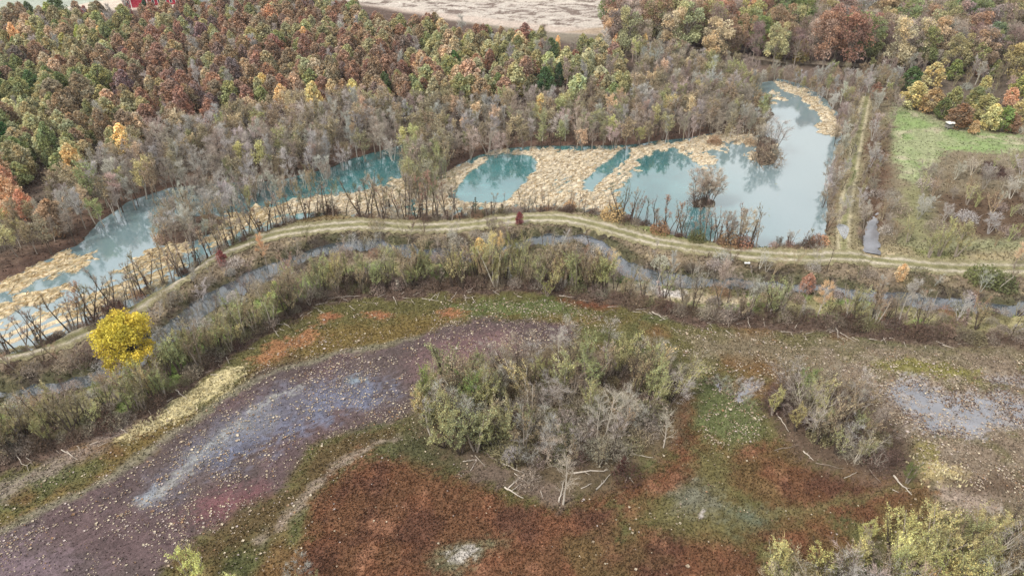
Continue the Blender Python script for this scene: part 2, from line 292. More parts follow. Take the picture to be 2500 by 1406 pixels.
blend(rustm * sm(rn, -.02, .15) * .8, C(140, 90, 60)); blend(rustm * sm(fbm(x, y, 5, 152), .02, .2) * .8, C(106, 70, 54)); blend(rustm * sm(fbm(x, y, 2.6, 153), .14, .26) * .7, C(170, 118, 86))
blend(rustm * sm(fbm(x, y, 9, 154), .06, .2) * .7, C(118, 100, 56))
region([(1700, 1100), (1790, 1090), (1780, 1180), (1850, 1250), (1950, 1270), (1900, 1290), (1800, 1320), (1620, 1290), (1560, 1230), (1680, 1190)], C(116, 108, 62), 2, .5)
region([(1620, 1210), (1700, 1170), (1760, 1210), (1760, 1250), (1680, 1250)], C(128, 128, 112), 2, .5, alpha=.8)
region([(1780, 1250), (1880, 1260), (1860, 1290), (1790, 1280)], C(100, 112, 96), 2, .4, alpha=.8)
region([(1060, 1380), (1110, 1335), (1180, 1320), (1220, 1330), (1160, 1360), (1100, 1400)], C(120, 118, 86), 1.4, .4)
region([(1105, 1366), (1130, 1345), (1150, 1345), (1125, 1370)], C(206, 198, 190), .6, .4)
region([(1690, 940), (1730, 920), (1850, 980), (1850, 1060), (1760, 1080), (1700, 1040)], C(108, 116, 66), 1.6, .5)
region([(1700, 1255), (1710, 1245), (1712, 1262)], C(210, 200, 200), .4, .2)
line([(636, 1335), (680, 1285), (740, 1225), (775, 1180), (830, 1130), (890, 1095), (960, 1072)], .35, C(176, 156, 140), .6, .3, .9)
line([(1860, 1265), (1960, 1255), (2060, 1232), (2150, 1205), (2230, 1190)], .5, C(126, 116, 70), .5, .2, .8)
# island floors
I_MAIN = [(1035, 1060), (1010, 1000), (1080, 930), (1200, 880), (1330, 850), (1500, 860), (1640, 890), (1690, 960), (1640, 1080), (1560, 1160), (1480, 1200), (1370, 1230), (1270, 1200), (1160, 1150), (1100, 1120)]
I_EAST = [(1870, 990), (1890, 930), (2000, 930), (2130, 990), (2220, 1080), (2240, 1160), (2190, 1190), (2080, 1185), (1980, 1140), (1910, 1070)]
region(I_MAIN, C(112, 96, 72), 2, .5); region([(1130, 1120), (1200, 1140), (1400, 1210), (1360, 1245), (1240, 1200), (1140, 1160)], C(120, 102, 88), 1, .4)
region(I_EAST, C(110, 90, 74), 2, .5)

# ---------------------------------------------------------------- heights: basins, mats, levees
def raise_to(m, z): 
    global h
    m = np.clip(m, 0, 1); h = h * (1 - m) + z * m
raise_to(1 - sm(dr, 4.0, 8.5), .9); h = h + 0.0
dsl = ldist(PP(SLEVEE, .8), x, y); raise_to(1 - sm(dsl, 2.5, 6.5), .8)
raise_to(1 - sm(ldist(PP(TRACK, 1.0), x, y), 2.6, 4.5), 1.1)
raise_to(marsh, .28 + .14 * n1 + .06 * n2)
raise_to(np.clip(sm(sdf(PP(I_MAIN), wx, wy), -2, 3) + sm(sdf(PP(I_EAST), wx, wy), -2, 3), 0, 1), .6 + .3 * n1)
for pl in POOLS:
    s_ = sdf(PP(pl), wx, wy) + 3.4 * (n2 + n4 * .5); raise_to(sm(s_, -.6, 1.0), -.02 + .24 * n2 + .26 * n4 + .03 * nv)
blueh = bl * .6
cw = .1 + 6 * n2 + 7.5 * n1 + 1.2 * (x < -40) * (x > -58)
raise_to(1 - sm(dcan - cw * .5, 0.9, 2.6), -.35)
raise_to(1 - sm(ldist(PP(DITCH), wx, wy) - np.clip((P(2125, 548)[1] - y) * .16, -2.2, .7) + 1.5 * n2, .4, 1.6), -.3)
# the pond
pw = PP(POND); sel = near(x, y, pw, 10); pd = np.full(x.shape, -50.); pd[sel] = sdf(pw, wx[sel], wy[sel]); POND_D = pd
raise_to(sm(pd, -1.8, .8), -.5)
straw = np.zeros(x.shape)
for pl in STRAW:
    p_ = PP(pl); sel = near(x, y, p_, 8); s_ = np.zeros(x.shape); s_[sel] = sm(sdf(p_, wx[sel], wy[sel]) + 5 * n2[sel] + 3 * n4[sel], -.7, .7); straw = np.maximum(straw, s_)
for pl in HOLES:
    p_ = PP(pl); sel = near(x, y, p_, 8); s_ = np.zeros(x.shape); s_[sel] = sm(sdf(p_, wx[sel], wy[sel]), -.6, .6); straw = straw * (1 - s_)
thin = np.zeros(x.shape)
for pl in THIN:
    p_ = PP(pl); sel = near(x, y, p_, 8); s_ = np.zeros(x.shape); s_[sel] = sm(sdf(p_, wx[sel], wy[sel]), -1, 1.5); thin = np.maximum(thin, s_)
# rows of flattened stalks, running up-right as seen
rdx, rdy = PP([(1300, 500), (1500, 370)])[1] - PP([(1300, 500), (1500, 370)])[0]; rl = math.hypot(rdx, rdy); rdx /= rl; rdy /= rl
rowc = (-rdy * x + rdx * y) + 1.6 * n1 * 4
rows = np.sin(rowc * 2 * math.pi / 1.55 + 3 * n2)
east = sm(x, 42, 48)
rowa = .17 * rows * (1 - east) * sm(x, -25, -5) + .16 * np.sin(rowc * 2 * math.pi / 2.1 + 4 * n2) * (1 - sm(x, -45, -25)) + .22 * n2 + .12 * n4 + .03 * nv
pond_in = sm(pd, -.6, .3)
sh = .17 + rowa - .15 * thin
raise_to(straw * pond_in, np.where(straw > .5, sh, h))
scol = (C(230, 212, 178)[None] * (1 + .5 * n2[:, None]) - np.clip(n1, 0, 1)[:, None] * np.array([[.0, .02, .0]])) * (1 + .35 * n4[:, None]); m_ = (straw * pond_in * sm(h, -.03, .03))[:, None]
blend(pond_in * (1 - straw), C(96, 100, 84))
west = 1 - sm(x, -60, -45)
sc2 = scol * (1 - west[:, None] * np.array([[.02, .06, .14]]))
col = col * (1 - m_) + sc2 * m_
lo_ = np.clip(straw * pond_in - m_[:, 0], 0, 1); blend(lo_, C(186, 176, 170))
for pl in ISLE:
    s_ = sm(sdf(PP(pl), wx, wy), -1, 1); raise_to(s_, .35 + .3 * n2); blend(s_, C(112, 90, 76))
for ln in ALGAE:
    s_ = 1 - sm(ldist(PP(ln), wx, wy) + n4 * 1.2, .05, .8); raise_to(s_, .0 + .09 * n4 + .02 * nv); blend(s_, C(122, 130, 84))
h = h + .05 * n4 * (1 - pond_in)
h = np.where(y > 320, 0.3 + (h - .3) * np.exp(-(y - 320) / 200), h)
hills = sm(y, 900, 5200); h = h + hills * (18 + 30 * fbm(x, y, 1300, 171, 3))

def make_mesh(name, verts, faces_flat, nper, mats=(), matidx=None, smooth=False):
    me = bpy.data.meshes.new(name)
    verts = np.asarray(verts, np.float32); faces_flat = np.asarray(faces_flat, np.int32).ravel(); nf = len(faces_flat) // nper
    me.vertices.add(len(verts)); me.vertices.foreach_set('co', verts.ravel())
    me.loops.add(len(faces_flat)); me.loops.foreach_set('vertex_index', faces_flat)
    me.polygons.add(nf); me.polygons.foreach_set('loop_start', np.arange(0, nf * nper, nper, dtype=np.int32)); me.polygons.foreach_set('loop_total', np.full(nf, nper, np.int32))
    if matidx is not None: me.polygons.foreach_set('material_index', np.asarray(matidx, np.int32))
    me.polygons.foreach_set('use_smooth', np.full(nf, smooth)); me.update(); me.validate()
    for m in mats: me.materials.append(m)
    return me
def vcol(me, name, arr, dom='POINT'):
    a = me.attributes.new(name, 'FLOAT_COLOR', dom); arr = np.concatenate([arr, np.ones((len(arr), 1))], 1).astype(np.float32); a.data.foreach_set('color', arr.ravel())
def fattr(me, name, arr, dom='POINT'):
    a = me.attributes.new(name, 'FLOAT', dom); a.data.foreach_set('value', np.asarray(arr, np.float32))

# ---------------------------------------------------------------- materials
def newmat(name):
    m = bpy.data.materials.new(name); m.use_nodes = True; nt = m.node_tree; nt.nodes.clear()
    o = nt.nodes.new('ShaderNodeOutputMaterial'); b = nt.nodes.new('ShaderNodeBsdfPrincipled'); nt.links.new(b.outputs[0], o.inputs[0])
    b.inputs['Roughness'].default_value = .85; b.inputs['Specular IOR Level'].default_value = .15
    return m, nt, b
def N(nt, t, **k):
    n = nt.nodes.new(t)
    for a, v in k.items(): setattr(n, a, v)
    return n
def noise_mul(nt, col_socket, specs, vec=None):
    """multiply a colour by several octave bands of noise: (scale, lo, hi)"""
    cur = col_socket
    for sc, lo, hi in specs:
        no = N(nt, 'ShaderNodeTexNoise'); no.inputs['Scale'].default_value = sc; no.inputs['Detail'].default_value = 4; no.inputs['Roughness'].default_value = .65
        if vec is not None: nt.links.new(vec, no.inputs['Vector'])
        mr = N(nt, 'ShaderNodeMapRange'); mr.inputs[1].default_value = .3; mr.inputs[2].default_value = .7; mr.inputs[3].default_value = lo; mr.inputs[4].default_value = hi
        nt.links.new(no.outputs['Fac'], mr.inputs[0])
        vm = N(nt, 'ShaderNodeVectorMath', operation='SCALE'); nt.links.new(cur, vm.inputs[0]); nt.links.new(mr.outputs[0], vm.inputs['Scale']); cur = vm.outputs[0]
    return cur
def plain(name, c, rough=.7, specs=((3, .8, 1.2),), bump=0, metallic=0):
    m, nt, b = newmat(name); rgb = N(nt, 'ShaderNodeRGB'); rgb.outputs[0].default_value = (*c, 1)
    tc = N(nt, 'ShaderNodeTexCoord')
    nt.links.new(noise_mul(nt, rgb.outputs[0], specs, tc.outputs['Object']), b.inputs['Base Color']); b.inputs['Roughness'].default_value = rough; b.inputs['Metallic'].default_value = metallic
    if bump:
        no = N(nt, 'ShaderNodeTexNoise'); no.inputs['Scale'].default_value = 12; bp_ = N(nt, 'ShaderNodeBump'); bp_.inputs['Strength'].default_value = bump
        nt.links.new(no.outputs['Fac'], bp_.inputs['Height']); nt.links.new(bp_.outputs[0], b.inputs['Normal'])
    return m
def ground_mat():
    m, nt, b = newmat('ground_soil'); at = N(nt, 'ShaderNodeAttribute', attribute_name='soil'); aw = N(nt, 'ShaderNodeAttribute', attribute_name='wet')
    tc = N(nt, 'ShaderNodeTexCoord')
    c = noise_mul(nt, at.outputs['Color'], ((.35, .86, 1.14), (1.6, .78, 1.22), (5.5, .62, 1.4)), tc.outputs['Object'])
    nt.links.new(c, b.inputs['Base Color'])
    mr = N(nt, 'ShaderNodeMapRange'); mr.inputs[3].default_value = .95; mr.inputs[4].default_value = .35; nt.links.new(aw.outputs['Fac'], mr.inputs[0]); nt.links.new(mr.outputs[0], b.inputs['Roughness'])
    no = N(nt, 'ShaderNodeTexNoise'); no.inputs['Scale'].default_value = 4; no.inputs['Detail'].default_value = 6; no.inputs['Roughness'].default_value = .7; nt.links.new(tc.outputs['Object'], no.inputs['Vector'])
    bp_ = N(nt, 'ShaderNodeBump'); bp_.inputs['Strength'].default_value = .55; bp_.inputs['Distance'].default_value = .35
    nt.links.new(no.outputs['Fac'], bp_.inputs['Height']); nt.links.new(bp_.outputs[0], b.inputs['Normal'])
    return m
M_GROUND = ground_mat()
ii = np.arange(NY - 1)[:, None] * NX + np.arange(NX - 1)[None, :]; ii = ii.ravel()
faces = np.stack([ii, ii + 1, ii + 1 + NX, ii + NX], 1)
me = make_mesh('ground', np.stack([x, y, h], 1), faces, 4, [M_GROUND], smooth=True)
vcol(me, 'soil', np.clip(col * (1 + .16 * nv[:, None]), 0.004, .85)); fattr(me, 'wet', wet)
def link(name, data, parent=None, loc=None, **props):
    o = bpy.data.objects.new(name, data); scene.collection.objects.link(o)
    if parent: o.parent = parent
    if loc is not None: o.location = loc
    for k, v in props.items(): o[k] = v
    return o
link('ground', me, kind='structure')
Hg = h.reshape(NY, NX); Cg = col.reshape(NY, NX, 3)
def ground_at(px, py):
    px = np.atleast_1d(px); py = np.atleast_1d(py)
    i = np.clip(np.searchsorted(GX, px) - 1, 0, NX - 2); j = np.clip(np.searchsorted(GY, py) - 1, 0, NY - 2)
    fx = np.clip((px - GX[i]) / (GX[i + 1] - GX[i]), 0, 1); fy = np.clip((py - GY[j]) / (GY[j + 1] - GY[j]), 0, 1)
    return (Hg[j, i] * (1 - fx) + Hg[j, i + 1] * fx) * (1 - fy) + (Hg[j + 1, i] * (1 - fx) + Hg[j + 1, i + 1] * fx) * fy
def field_at(F, px, py):
    i = np.clip(np.searchsorted(GX, px), 0, NX - 1); j = np.clip(np.searchsorted(GY, py), 0, NY - 1)
    return F.reshape((NY, NX) + F.shape[1:])[j, i]

# ---------------------------------------------------------------- water sheets
def water_mat(name, c1, c2, rough, spec_ior, bumpd, sky_sheen=None):
    m, nt, b = newmat(name); tc = N(nt, 'ShaderNodeTexCoord'); no = N(nt, 'ShaderNodeTexNoise'); no.inputs['Scale'].default_value = .05; no.inputs['Detail'].default_value = 5
    nt.links.new(tc.outputs['Object'], no.inputs['Vector'])
    cr = N(nt, 'ShaderNodeValToRGB'); cr.color_ramp.elements[0].position = .38; cr.color_ramp.elements[1].position = .62; cr.color_ramp.elements[0].color = (*c1, 1); cr.color_ramp.elements[1].color = (*c2, 1)
    nt.links.new(no.outputs['Fac'], cr.inputs['Fac'])
    cur = noise_mul(nt, cr.outputs['Color'], ((.22, .8, 1.25), (1.1, .9, 1.1)), tc.outputs['Object'])
    if sky_sheen is not None:  # sky reflection painted in: base colour turns paler towards both ends of the water
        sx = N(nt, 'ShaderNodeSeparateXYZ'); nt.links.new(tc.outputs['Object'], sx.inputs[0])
        mr = N(nt, 'ShaderNodeMapRange', interpolation_type='SMOOTHSTEP'); mr.inputs[1].default_value = sky_sheen[1]; mr.inputs[2].default_value = sky_sheen[2]; nt.links.new(sx.outputs['X'], mr.inputs[0])
        mx = N(nt, 'ShaderNodeMix', data_type='RGBA'); mx.inputs[7].default_value = (*sky_sheen[0], 1); m2_ = N(nt, 'ShaderNodeMapRange', interpolation_type='SMOOTHSTEP'); m2_.inputs[1].default_value = -38; m2_.inputs[2].default_value = -62; m2_.inputs[4].default_value = .85; nt.links.new(sx.outputs['X'], m2_.inputs[0]); ad_ = N(nt, 'ShaderNodeMath', operation='ADD', use_clamp=True); nt.links.new(mr.outputs[0], ad_.inputs[0]); nt.links.new(m2_.outputs[0], ad_.inputs[1]); nt.links.new(ad_.outputs[0], mx.inputs[0]); nt.links.new(cur, mx.inputs[6]); cur = mx.outputs[2]
    nt.links.new(cur, b.inputs['Base Color'])
    b.inputs['Roughness'].default_value = rough; b.inputs['IOR'].default_value = spec_ior; b.inputs['Specular IOR Level'].default_value = .5
    mp_ = N(nt, 'ShaderNodeMapping'); mp_.inputs['Scale'].default_value = (1, .6, 1); nt.links.new(tc.outputs['Object'], mp_.inputs['Vector'])
    n2_ = N(nt, 'ShaderNodeTexNoise'); n2_.inputs['Scale'].default_value = 1.3; n2_.inputs['Detail'].default_value = 3; nt.links.new(mp_.outputs[0], n2_.inputs['Vector'])
    bp_ = N(nt, 'ShaderNodeBump'); bp_.inputs['Strength'].default_value = .5; bp_.inputs['Distance'].default_value = bumpd
    nt.links.new(n2_.outputs['Fac'], bp_.inputs['Height']); nt.links.new(bp_.outputs[0], b.inputs['Normal'])
    return m
M_POND = water_mat('pond_water', (.02, .10, .11), (.045, .15, .16), .02, 2.9, .02, ((.14, .20, .22), 28, 56))  # last argument: pale cloud reflection put into the pond colour
M_CANAL = water_mat('canal_water', (.035, .045, .05), (.06, .07, .085), .04, 2.1, .02)
M_POOL = water_mat('pool_water', (.14, .145, .165), (.2, .2, .22), .1, 1.8, .03)
def sheet(name, polys, mat, z=0.0):
    vs = []; fs = []
    for p in polys:
        k = len(vs); vs += [(a, b, z) for a, b in p]; fs.append(list(range(k, k + len(p))))
    me = bpy.data.meshes.new(name); me.from_pydata(vs, [], fs); me.materials.append(mat); me.update()
    # keep normals up
    for p in me.polygons:
        if p.normal.z < 0: p.flip()
    return link(name, me, kind='structure')
def offset_line(line_, w):
    l = np.array(line_); t = np.gradient(l, axis=0); t /= np.linalg.norm(t, axis=1)[:, None]; n = np.stack([-t[:, 1], t[:, 0]], 1)
    return l + n * w
def resample(line_, step):
    l = np.array(line_); s = np.r_[0, np.cumsum(np.hypot(*np.diff(l, axis=0).T))]; q = np.arange(0, s[-1], step)
    # smooth interpolation
    xx = np.interp(q, s, l[:, 0]); yy = np.interp(q, s, l[:, 1]); k = max(1, int(4 / step)); ker = np.hanning(2 * k + 3)[1:-1]; ker /= ker.sum()
    pad = len(ker) // 2
    xx = np.convolve(np.pad(xx, pad, 'edge'), ker, 'valid'); yy = np.convolve(np.pad(yy, pad, 'edge'), ker, 'valid')
    return np.stack([xx, yy], 1)
def grow(poly, r):
    p = np.array(poly); c = p.mean(0)
    a = np.sum(p[:, 0] * np.roll(p[:, 1], -1) - np.roll(p[:, 0], -1) * p[:, 1]); t = np.roll(p, -1, 0) - np.roll(p, 1, 0); t /= np.linalg.norm(t, axis=1)[:, None]
    n = np.stack([t[:, 1], -t[:, 0]], 1) * (1 if a > 0 else -1); return p + n * r
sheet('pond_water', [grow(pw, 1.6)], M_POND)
def strip_mesh(name, centre, w, mat, z=None, step=2.0, zoff=0, across=2, raggedness=0, cols=None):
    l = resample(centre, step); t = np.gradient(l, axis=0); t /= np.linalg.norm(t, axis=1)[:, None]; n = np.stack([-t[:, 1], t[:, 0]], 1)
    us = np.linspace(-1, 1, across); vs = []; cc = []
    rg_ = random.Random(5)
    for i in range(len(l)):
        wl_ = w * (1 + raggedness * rg_.uniform(-1, 1)); wr_ = w * (1 + raggedness * rg_.uniform(-1, 1))
        for u in us:
            q = l[i] + n[i] * u * (wl_ if u < 0 else wr_); vs.append((q[0], q[1], 0)); cc.append(u)
    vs = np.array(vs); vs[:, 2] = z if z is not None else ground_at(vs[:, 0], vs[:, 1]) + zoff
    k = np.arange(len(l) - 1)[:, None] * across + np.arange(across - 1)[None, :]; k = k.ravel()
    f = np.stack([k, k + across, k + across + 1, k + 1], 1)
    me = make_mesh(name, vs, f, 4, [mat], smooth=True)
    if me.polygons[0].normal.z < 0: me.flip_normals()
    if cols is not None: vcol(me, 'soil', cols(np.array(cc), vs)); fattr(me, 'wet', np.zeros(len(vs)))
    return link(name, me, kind='structure')
strip_mesh('canal_water', cn, 5.0, M_CANAL, z=0.0)
strip_mesh('ditch_water', PP(DITCH), 1.7, M_POOL, z=0.0, raggedness=.25, step=1.0)
sheet('marsh_pool_water', [grow(PP(p), 1.5) for p in POOLS], M_POOL, .0)
# roads: two worn wheel ruts, grass between
def road_cols(rut, grass, shoulder, ru, wid):
    def f(u, vs):
        a = abs(u); n_ = fbm(vs[:, 0], vs[:, 1], 3.0, 201); n_b = fbm(vs[:, 0], vs[:, 1], .8, 202, 2)
        r = np.exp(-((a - ru) / wid) ** 2) * np.clip(.85 + 1.6 * n_, 0, 1); r = np.clip(r + .3 * n_b, 0, 1)[:, None]
        base = np.where((a < ru)[:, None], grass[None], shoulder[None]) * (1 + .5 * n_b[:, None])
        return np.clip(base * (1 - r) + rut[None] * r, .01, .8)
    return f
strip_mesh('dirt_road', PP(ROAD, .95), 2.5, M_GROUND, zoff=.11, step=.5, across=15, raggedness=.22, cols=road_cols(C(206, 194, 174), C(140, 136, 88), C(150, 142, 100), .42, .17))
strip_mesh('farm_track', PP(TRACK, 1.05), 1.35, M_GROUND, zoff=.1, step=.6, across=11, raggedness=.12, cols=road_cols(C(198, 186, 150), C(138, 136, 88), C(150, 138, 104), .6, .24))
strip_mesh('field_track', PP(FTRACK), 2.2, M_GROUND, zoff=.06, step=1.5, across=7, raggedness=.15, cols=road_cols(C(206, 186, 164), C(186, 168, 142), C(160, 140, 118), .45, .4))
pu = PP([(2040, 548), (2072, 548), (2078, 560), (2066, 575), (2068, 592), (2060, 592), (2052, 575), (2044, 562)], 1.1)
zt = float(ground_at(pu[:, 0], pu[:, 1]).max()) + .13
sheet('puddle_water', [resample(np.vstack([pu, pu[:1]]), .4)], plain('puddle', (.27, .28, .29), .12, ((2.5, .6, 1.3),)), zt)
# ---------------------------------------------------------------- plant materials (tint comes from each plant's own colour)
def plant_mat(name, stuff=False, leaf=True):
    m, nt, b = newmat(name)
    if stuff:
        src = N(nt, 'ShaderNodeAttribute', attribute_name='tint', attribute_type='INSTANCER').outputs['Color']
    else:
        src = N(nt, 'ShaderNodeObjectInfo').outputs['Color']
    sh = N(nt, 'ShaderNodeAttribute', attribute_name='shade')
    vm = N(nt, 'ShaderNodeVectorMath', operation='MULTIPLY'); nt.links.new(src, vm.inputs[0]); nt.links.new(sh.outputs['Color'], vm.inputs[1])
    nt.links.new(vm.outputs[0], b.inputs['Base Color']); b.inputs['Roughness'].default_value = .8; b.inputs['Specular IOR Level'].default_value = .12
    if leaf:
        tr = N(nt, 'ShaderNodeBsdfTranslucent'); nt.links.new(vm.outputs[0], tr.inputs['Color']); mx = N(nt, 'ShaderNodeMixShader'); mx.inputs[0].default_value = .3
        nt.links.new(b.outputs[0], mx.inputs[1]); nt.links.new(tr.outputs[0], mx.inputs[2]); nt.links.new(mx.outputs[0], nt.nodes['Material Output'].inputs[0])
    return m
M_LEAF = plant_mat('foliage'); M_BARK = plant_mat('bark', leaf=False)
M_LEAF_S = plant_mat('foliage_far', stuff=True); M_BARK_S = plant_mat('bark_far', stuff=True, leaf=False)
def ink_mat(name, rough=.85):
    m, nt, b = newmat(name); at = N(nt, 'ShaderNodeAttribute', attribute_name='soil'); nt.links.new(at.outputs['Color'], b.inputs['Base Color']); b.inputs['Roughness'].default_value = rough
    return m
M_LITTER = ink_mat('plant_litter')

R = random.Random(11)
class Acc:
    def __init__(s): s.v = []; s.f = []; s.c = []
    def tri(s, a, b, c, col):
        k = len(s.v); s.v += [a, b, c]; s.f.append((k, k + 1, k + 2)); s.c.append(col)
    def tube(s, pts, rad, sides, col):
        rings = []
        for i, p in enumerate(pts):
            d = np.array(pts[min(i + 1, len(pts) - 1)]) - np.array(pts[max(i - 1, 0)]); d = d / (np.linalg.norm(d) + 1e-9)
            a = np.cross(d, (0, 0, 1) if abs(d[2]) < .9 else (1, 0, 0)); a /= np.linalg.norm(a); b = np.cross(d, a)
            k = len(s.v); rings.append(k)
            for j in range(sides):
                t = 2 * math.pi * j / sides; q = np.array(p) + rad[i] * (a * math.cos(t) + b * math.sin(t)); s.v.append(tuple(q))
        for i in range(len(rings) - 1):
            for j in range(sides):
                a_, b_ = rings[i] + j, rings[i] + (j + 1) % sides; c_, d_ = rings[i + 1] + (j + 1) % sides, rings[i + 1] + j
                s.f.append((a_, b_, c_)); s.f.append((a_, c_, d_)); s.c += [col, col]
    def mesh(s, name, mats, mi=0):
        if not s.f: return None
        mi = mi if hasattr(mi, '__len__') else None
        me = make_mesh(name, s.v, s.f, 3, mats, mi); vcol(me, 'shade', np.array(s.c), 'FACE'); return me
def limb(acc, r, p, d, L, rad, wob, up, n=4, sides=4, col=(1, 1, 1)):
    pts = [np.array(p, float)]; d = np.array(d, float); rads = [rad]
    for i in range(n):
        d = d + np.array([r.gauss(0, wob), r.gauss(0, wob), r.gauss(0, wob * .5) + up]); d /= np.linalg.norm(d)
        pts.append(pts[-1] + d * L / n); rads.append(rad * (1 - .8 * (i + 1) / n))
    acc.tube(pts, rads, sides, col); return pts
def twig(acc, r, p, d, L, w, col):
    p = np.array(p); e = p + d * L; s = np.cross(d, (r.gauss(0, 1), r.gauss(0, 1), r.gauss(0, 1))); s /= (np.linalg.norm(s) + 1e-9)
    acc.tri(tuple(p - s * w), tuple(p + s * w), tuple(e), col)
def leaf(acc, r, p, size, col, flat=0):
    n = np.array([r.gauss(0, 1), r.gauss(0, 1), r.gauss(0, 1) + flat]); n /= np.linalg.norm(n) + 1e-9
    a = np.cross(n, (r.gauss(0, 1), r.gauss(0, 1), r.gauss(0, 1))); a /= np.linalg.norm(a) + 1e-9; b = np.cross(n, a); s = size * r.uniform(.6, 1.3)
    p = np.array(p)
    acc.tri(tuple(p - a * s * .6 - b * s * .4), tuple(p + a * s * .6 - b * s * .3), tuple(p + b * s * .8 + a * s * r.uniform(-.3, .3)), col)
def rdir(r, up=0.0):
    t = r.uniform(0, 2 * math.pi); z = r.uniform(-1, 1); q = math.sqrt(1 - z * z); v = np.array([q * math.cos(t), q * math.sin(t), z + up]); return v / np.linalg.norm(v)

def p_round(seed):
    """full round crown reaching almost to the grass"""
    r = random.Random(seed); t = Acc(); c = Acc(); tr = limb(t, r, (0, 0, 0), (0, 0, 1), 6.5, .22, .03, .05, 5, 7)
    for i in range(96):
        u = r.uniform(-1, 1) if i % 3 else r.uniform(.2, 1); a = r.uniform(0, 6.28); q = math.sqrt(1 - u * u) * r.uniform(.35, .92); ctr = np.array([4.0 * q * math.cos(a), 4.0 * q * math.sin(a), 4.4 + 3.8 * u])
        if ctr[2] < .9: ctr[2] = .9 + r.random()
        s0 = tr[r.randrange(1, 5)]; limb(t, r, s0, ctr - s0, np.linalg.norm(ctr - s0), .07, .06, .02, 4, 4); br = r.uniform(.7, 1.25); rr = r.uniform(.6, 1.15); hu = r.uniform(-.04, .1)
        for k in range(150):
            d = rdir(r, .3); b = br * r.uniform(.65, 1.3); leaf(c, r, ctr + d * rr * r.uniform(.4, 1.05), .19, (b * (1 + hu), b, b), .3)
    return t, c
def p_oak(seed, cone=.5, n=2600, ls=.3):
    """young plantation oak or maple: height 1, unit radius .3, leafy almost to the ground"""
    r = random.Random(seed); t = Acc(); c = Acc(); H = 8.5; Rr = 2.5
    limb(t, r, (0, 0, 0), (0, 0, 1), H * .9, .13, .03, .1, 5, 5)
    lobes = []
    for i in range(46):
        z = .1 + .86 * ((i + r.random()) / 46) ** .9; prof = math.sin(math.pi * min(1, (z - .02) ** .8) * .93 + .12) ** .7 * (1 - cone * max(0, z - .35)); a = r.uniform(0, 6.28); q = Rr * prof * r.uniform(.45, .9) * (1 if z < .9 else .3); a = i * 2.4 + r.uniform(-.5, .5)
        ctr = np.array([q * math.cos(a), q * math.sin(a), z * H * .93]); lobes.append((ctr, r.uniform(.6, .95) * (1.15 - .4 * z), r.uniform(.8, 1.2), r.uniform(-.1, .12)))
        limb(t, r, (0, 0, ctr[2] * .75), ctr - np.array([0, 0, ctr[2] * .75]), np.linalg.norm(ctr - np.array([0, 0, ctr[2] * .75])), .05, .08, .05, 2, 3)
    for i in range(n):
        ctr, rr, br, hu = lobes[r.randrange(46)]; d = rdir(r, .25); p = ctr + d * rr * (r.uniform(.55, 1.05))
        b = br * r.uniform(.6, 1.5); leaf(c, r, p, ls, (b * (1 + hu), b, b * (1 - hu)), .5)
    return t, c
def p_big(seed, n=2600, bare=.0, ls=.5):
    """old woodland tree, lumpy round crown on limbs"""
    r = random.Random(seed); t = Acc(); c = Acc(); H = 15.0
    limb(t, r, (0, 0, 0), (0, 0, 1), H * .6, .3, .04, .05, 5, 6)
    L = 34
    for i in range(L):
        a = r.uniform(0, 6.28); z = r.uniform(.26, .95); q = 4.9 * math.sqrt(max(.05, 1 - ((z - .56) / .45) ** 2)) * r.uniform(.35, .95); ctr = np.array([q * math.cos(a), q * math.sin(a), z * H])
        s0 = np.array([0, 0, H * r.uniform(.25, .55)]); limb(t, r, s0, ctr - s0, np.linalg.norm(ctr - s0), .11, .07, .04, 4, 4)
        br = r.uniform(.7, 1.3); rr = r.uniform(1.2, 2.0); hu = r.uniform(-.1, .1)
        for k in range(int(n / L)):
            d = rdir(r, .3); p = ctr + d * rr * r.uniform(.5, 1.05) * np.array([1, 1, .8]); b = br * r.uniform(.7, 1.3)
            if r.random() < bare: twig(c, r, ctr + d * rr * .3, d, rr * .9, .035, (b, b * .98, b))
            else: leaf(c, r, p, ls, (b * (1 + hu), b, b * (1 - hu)), .4)
    return t, c
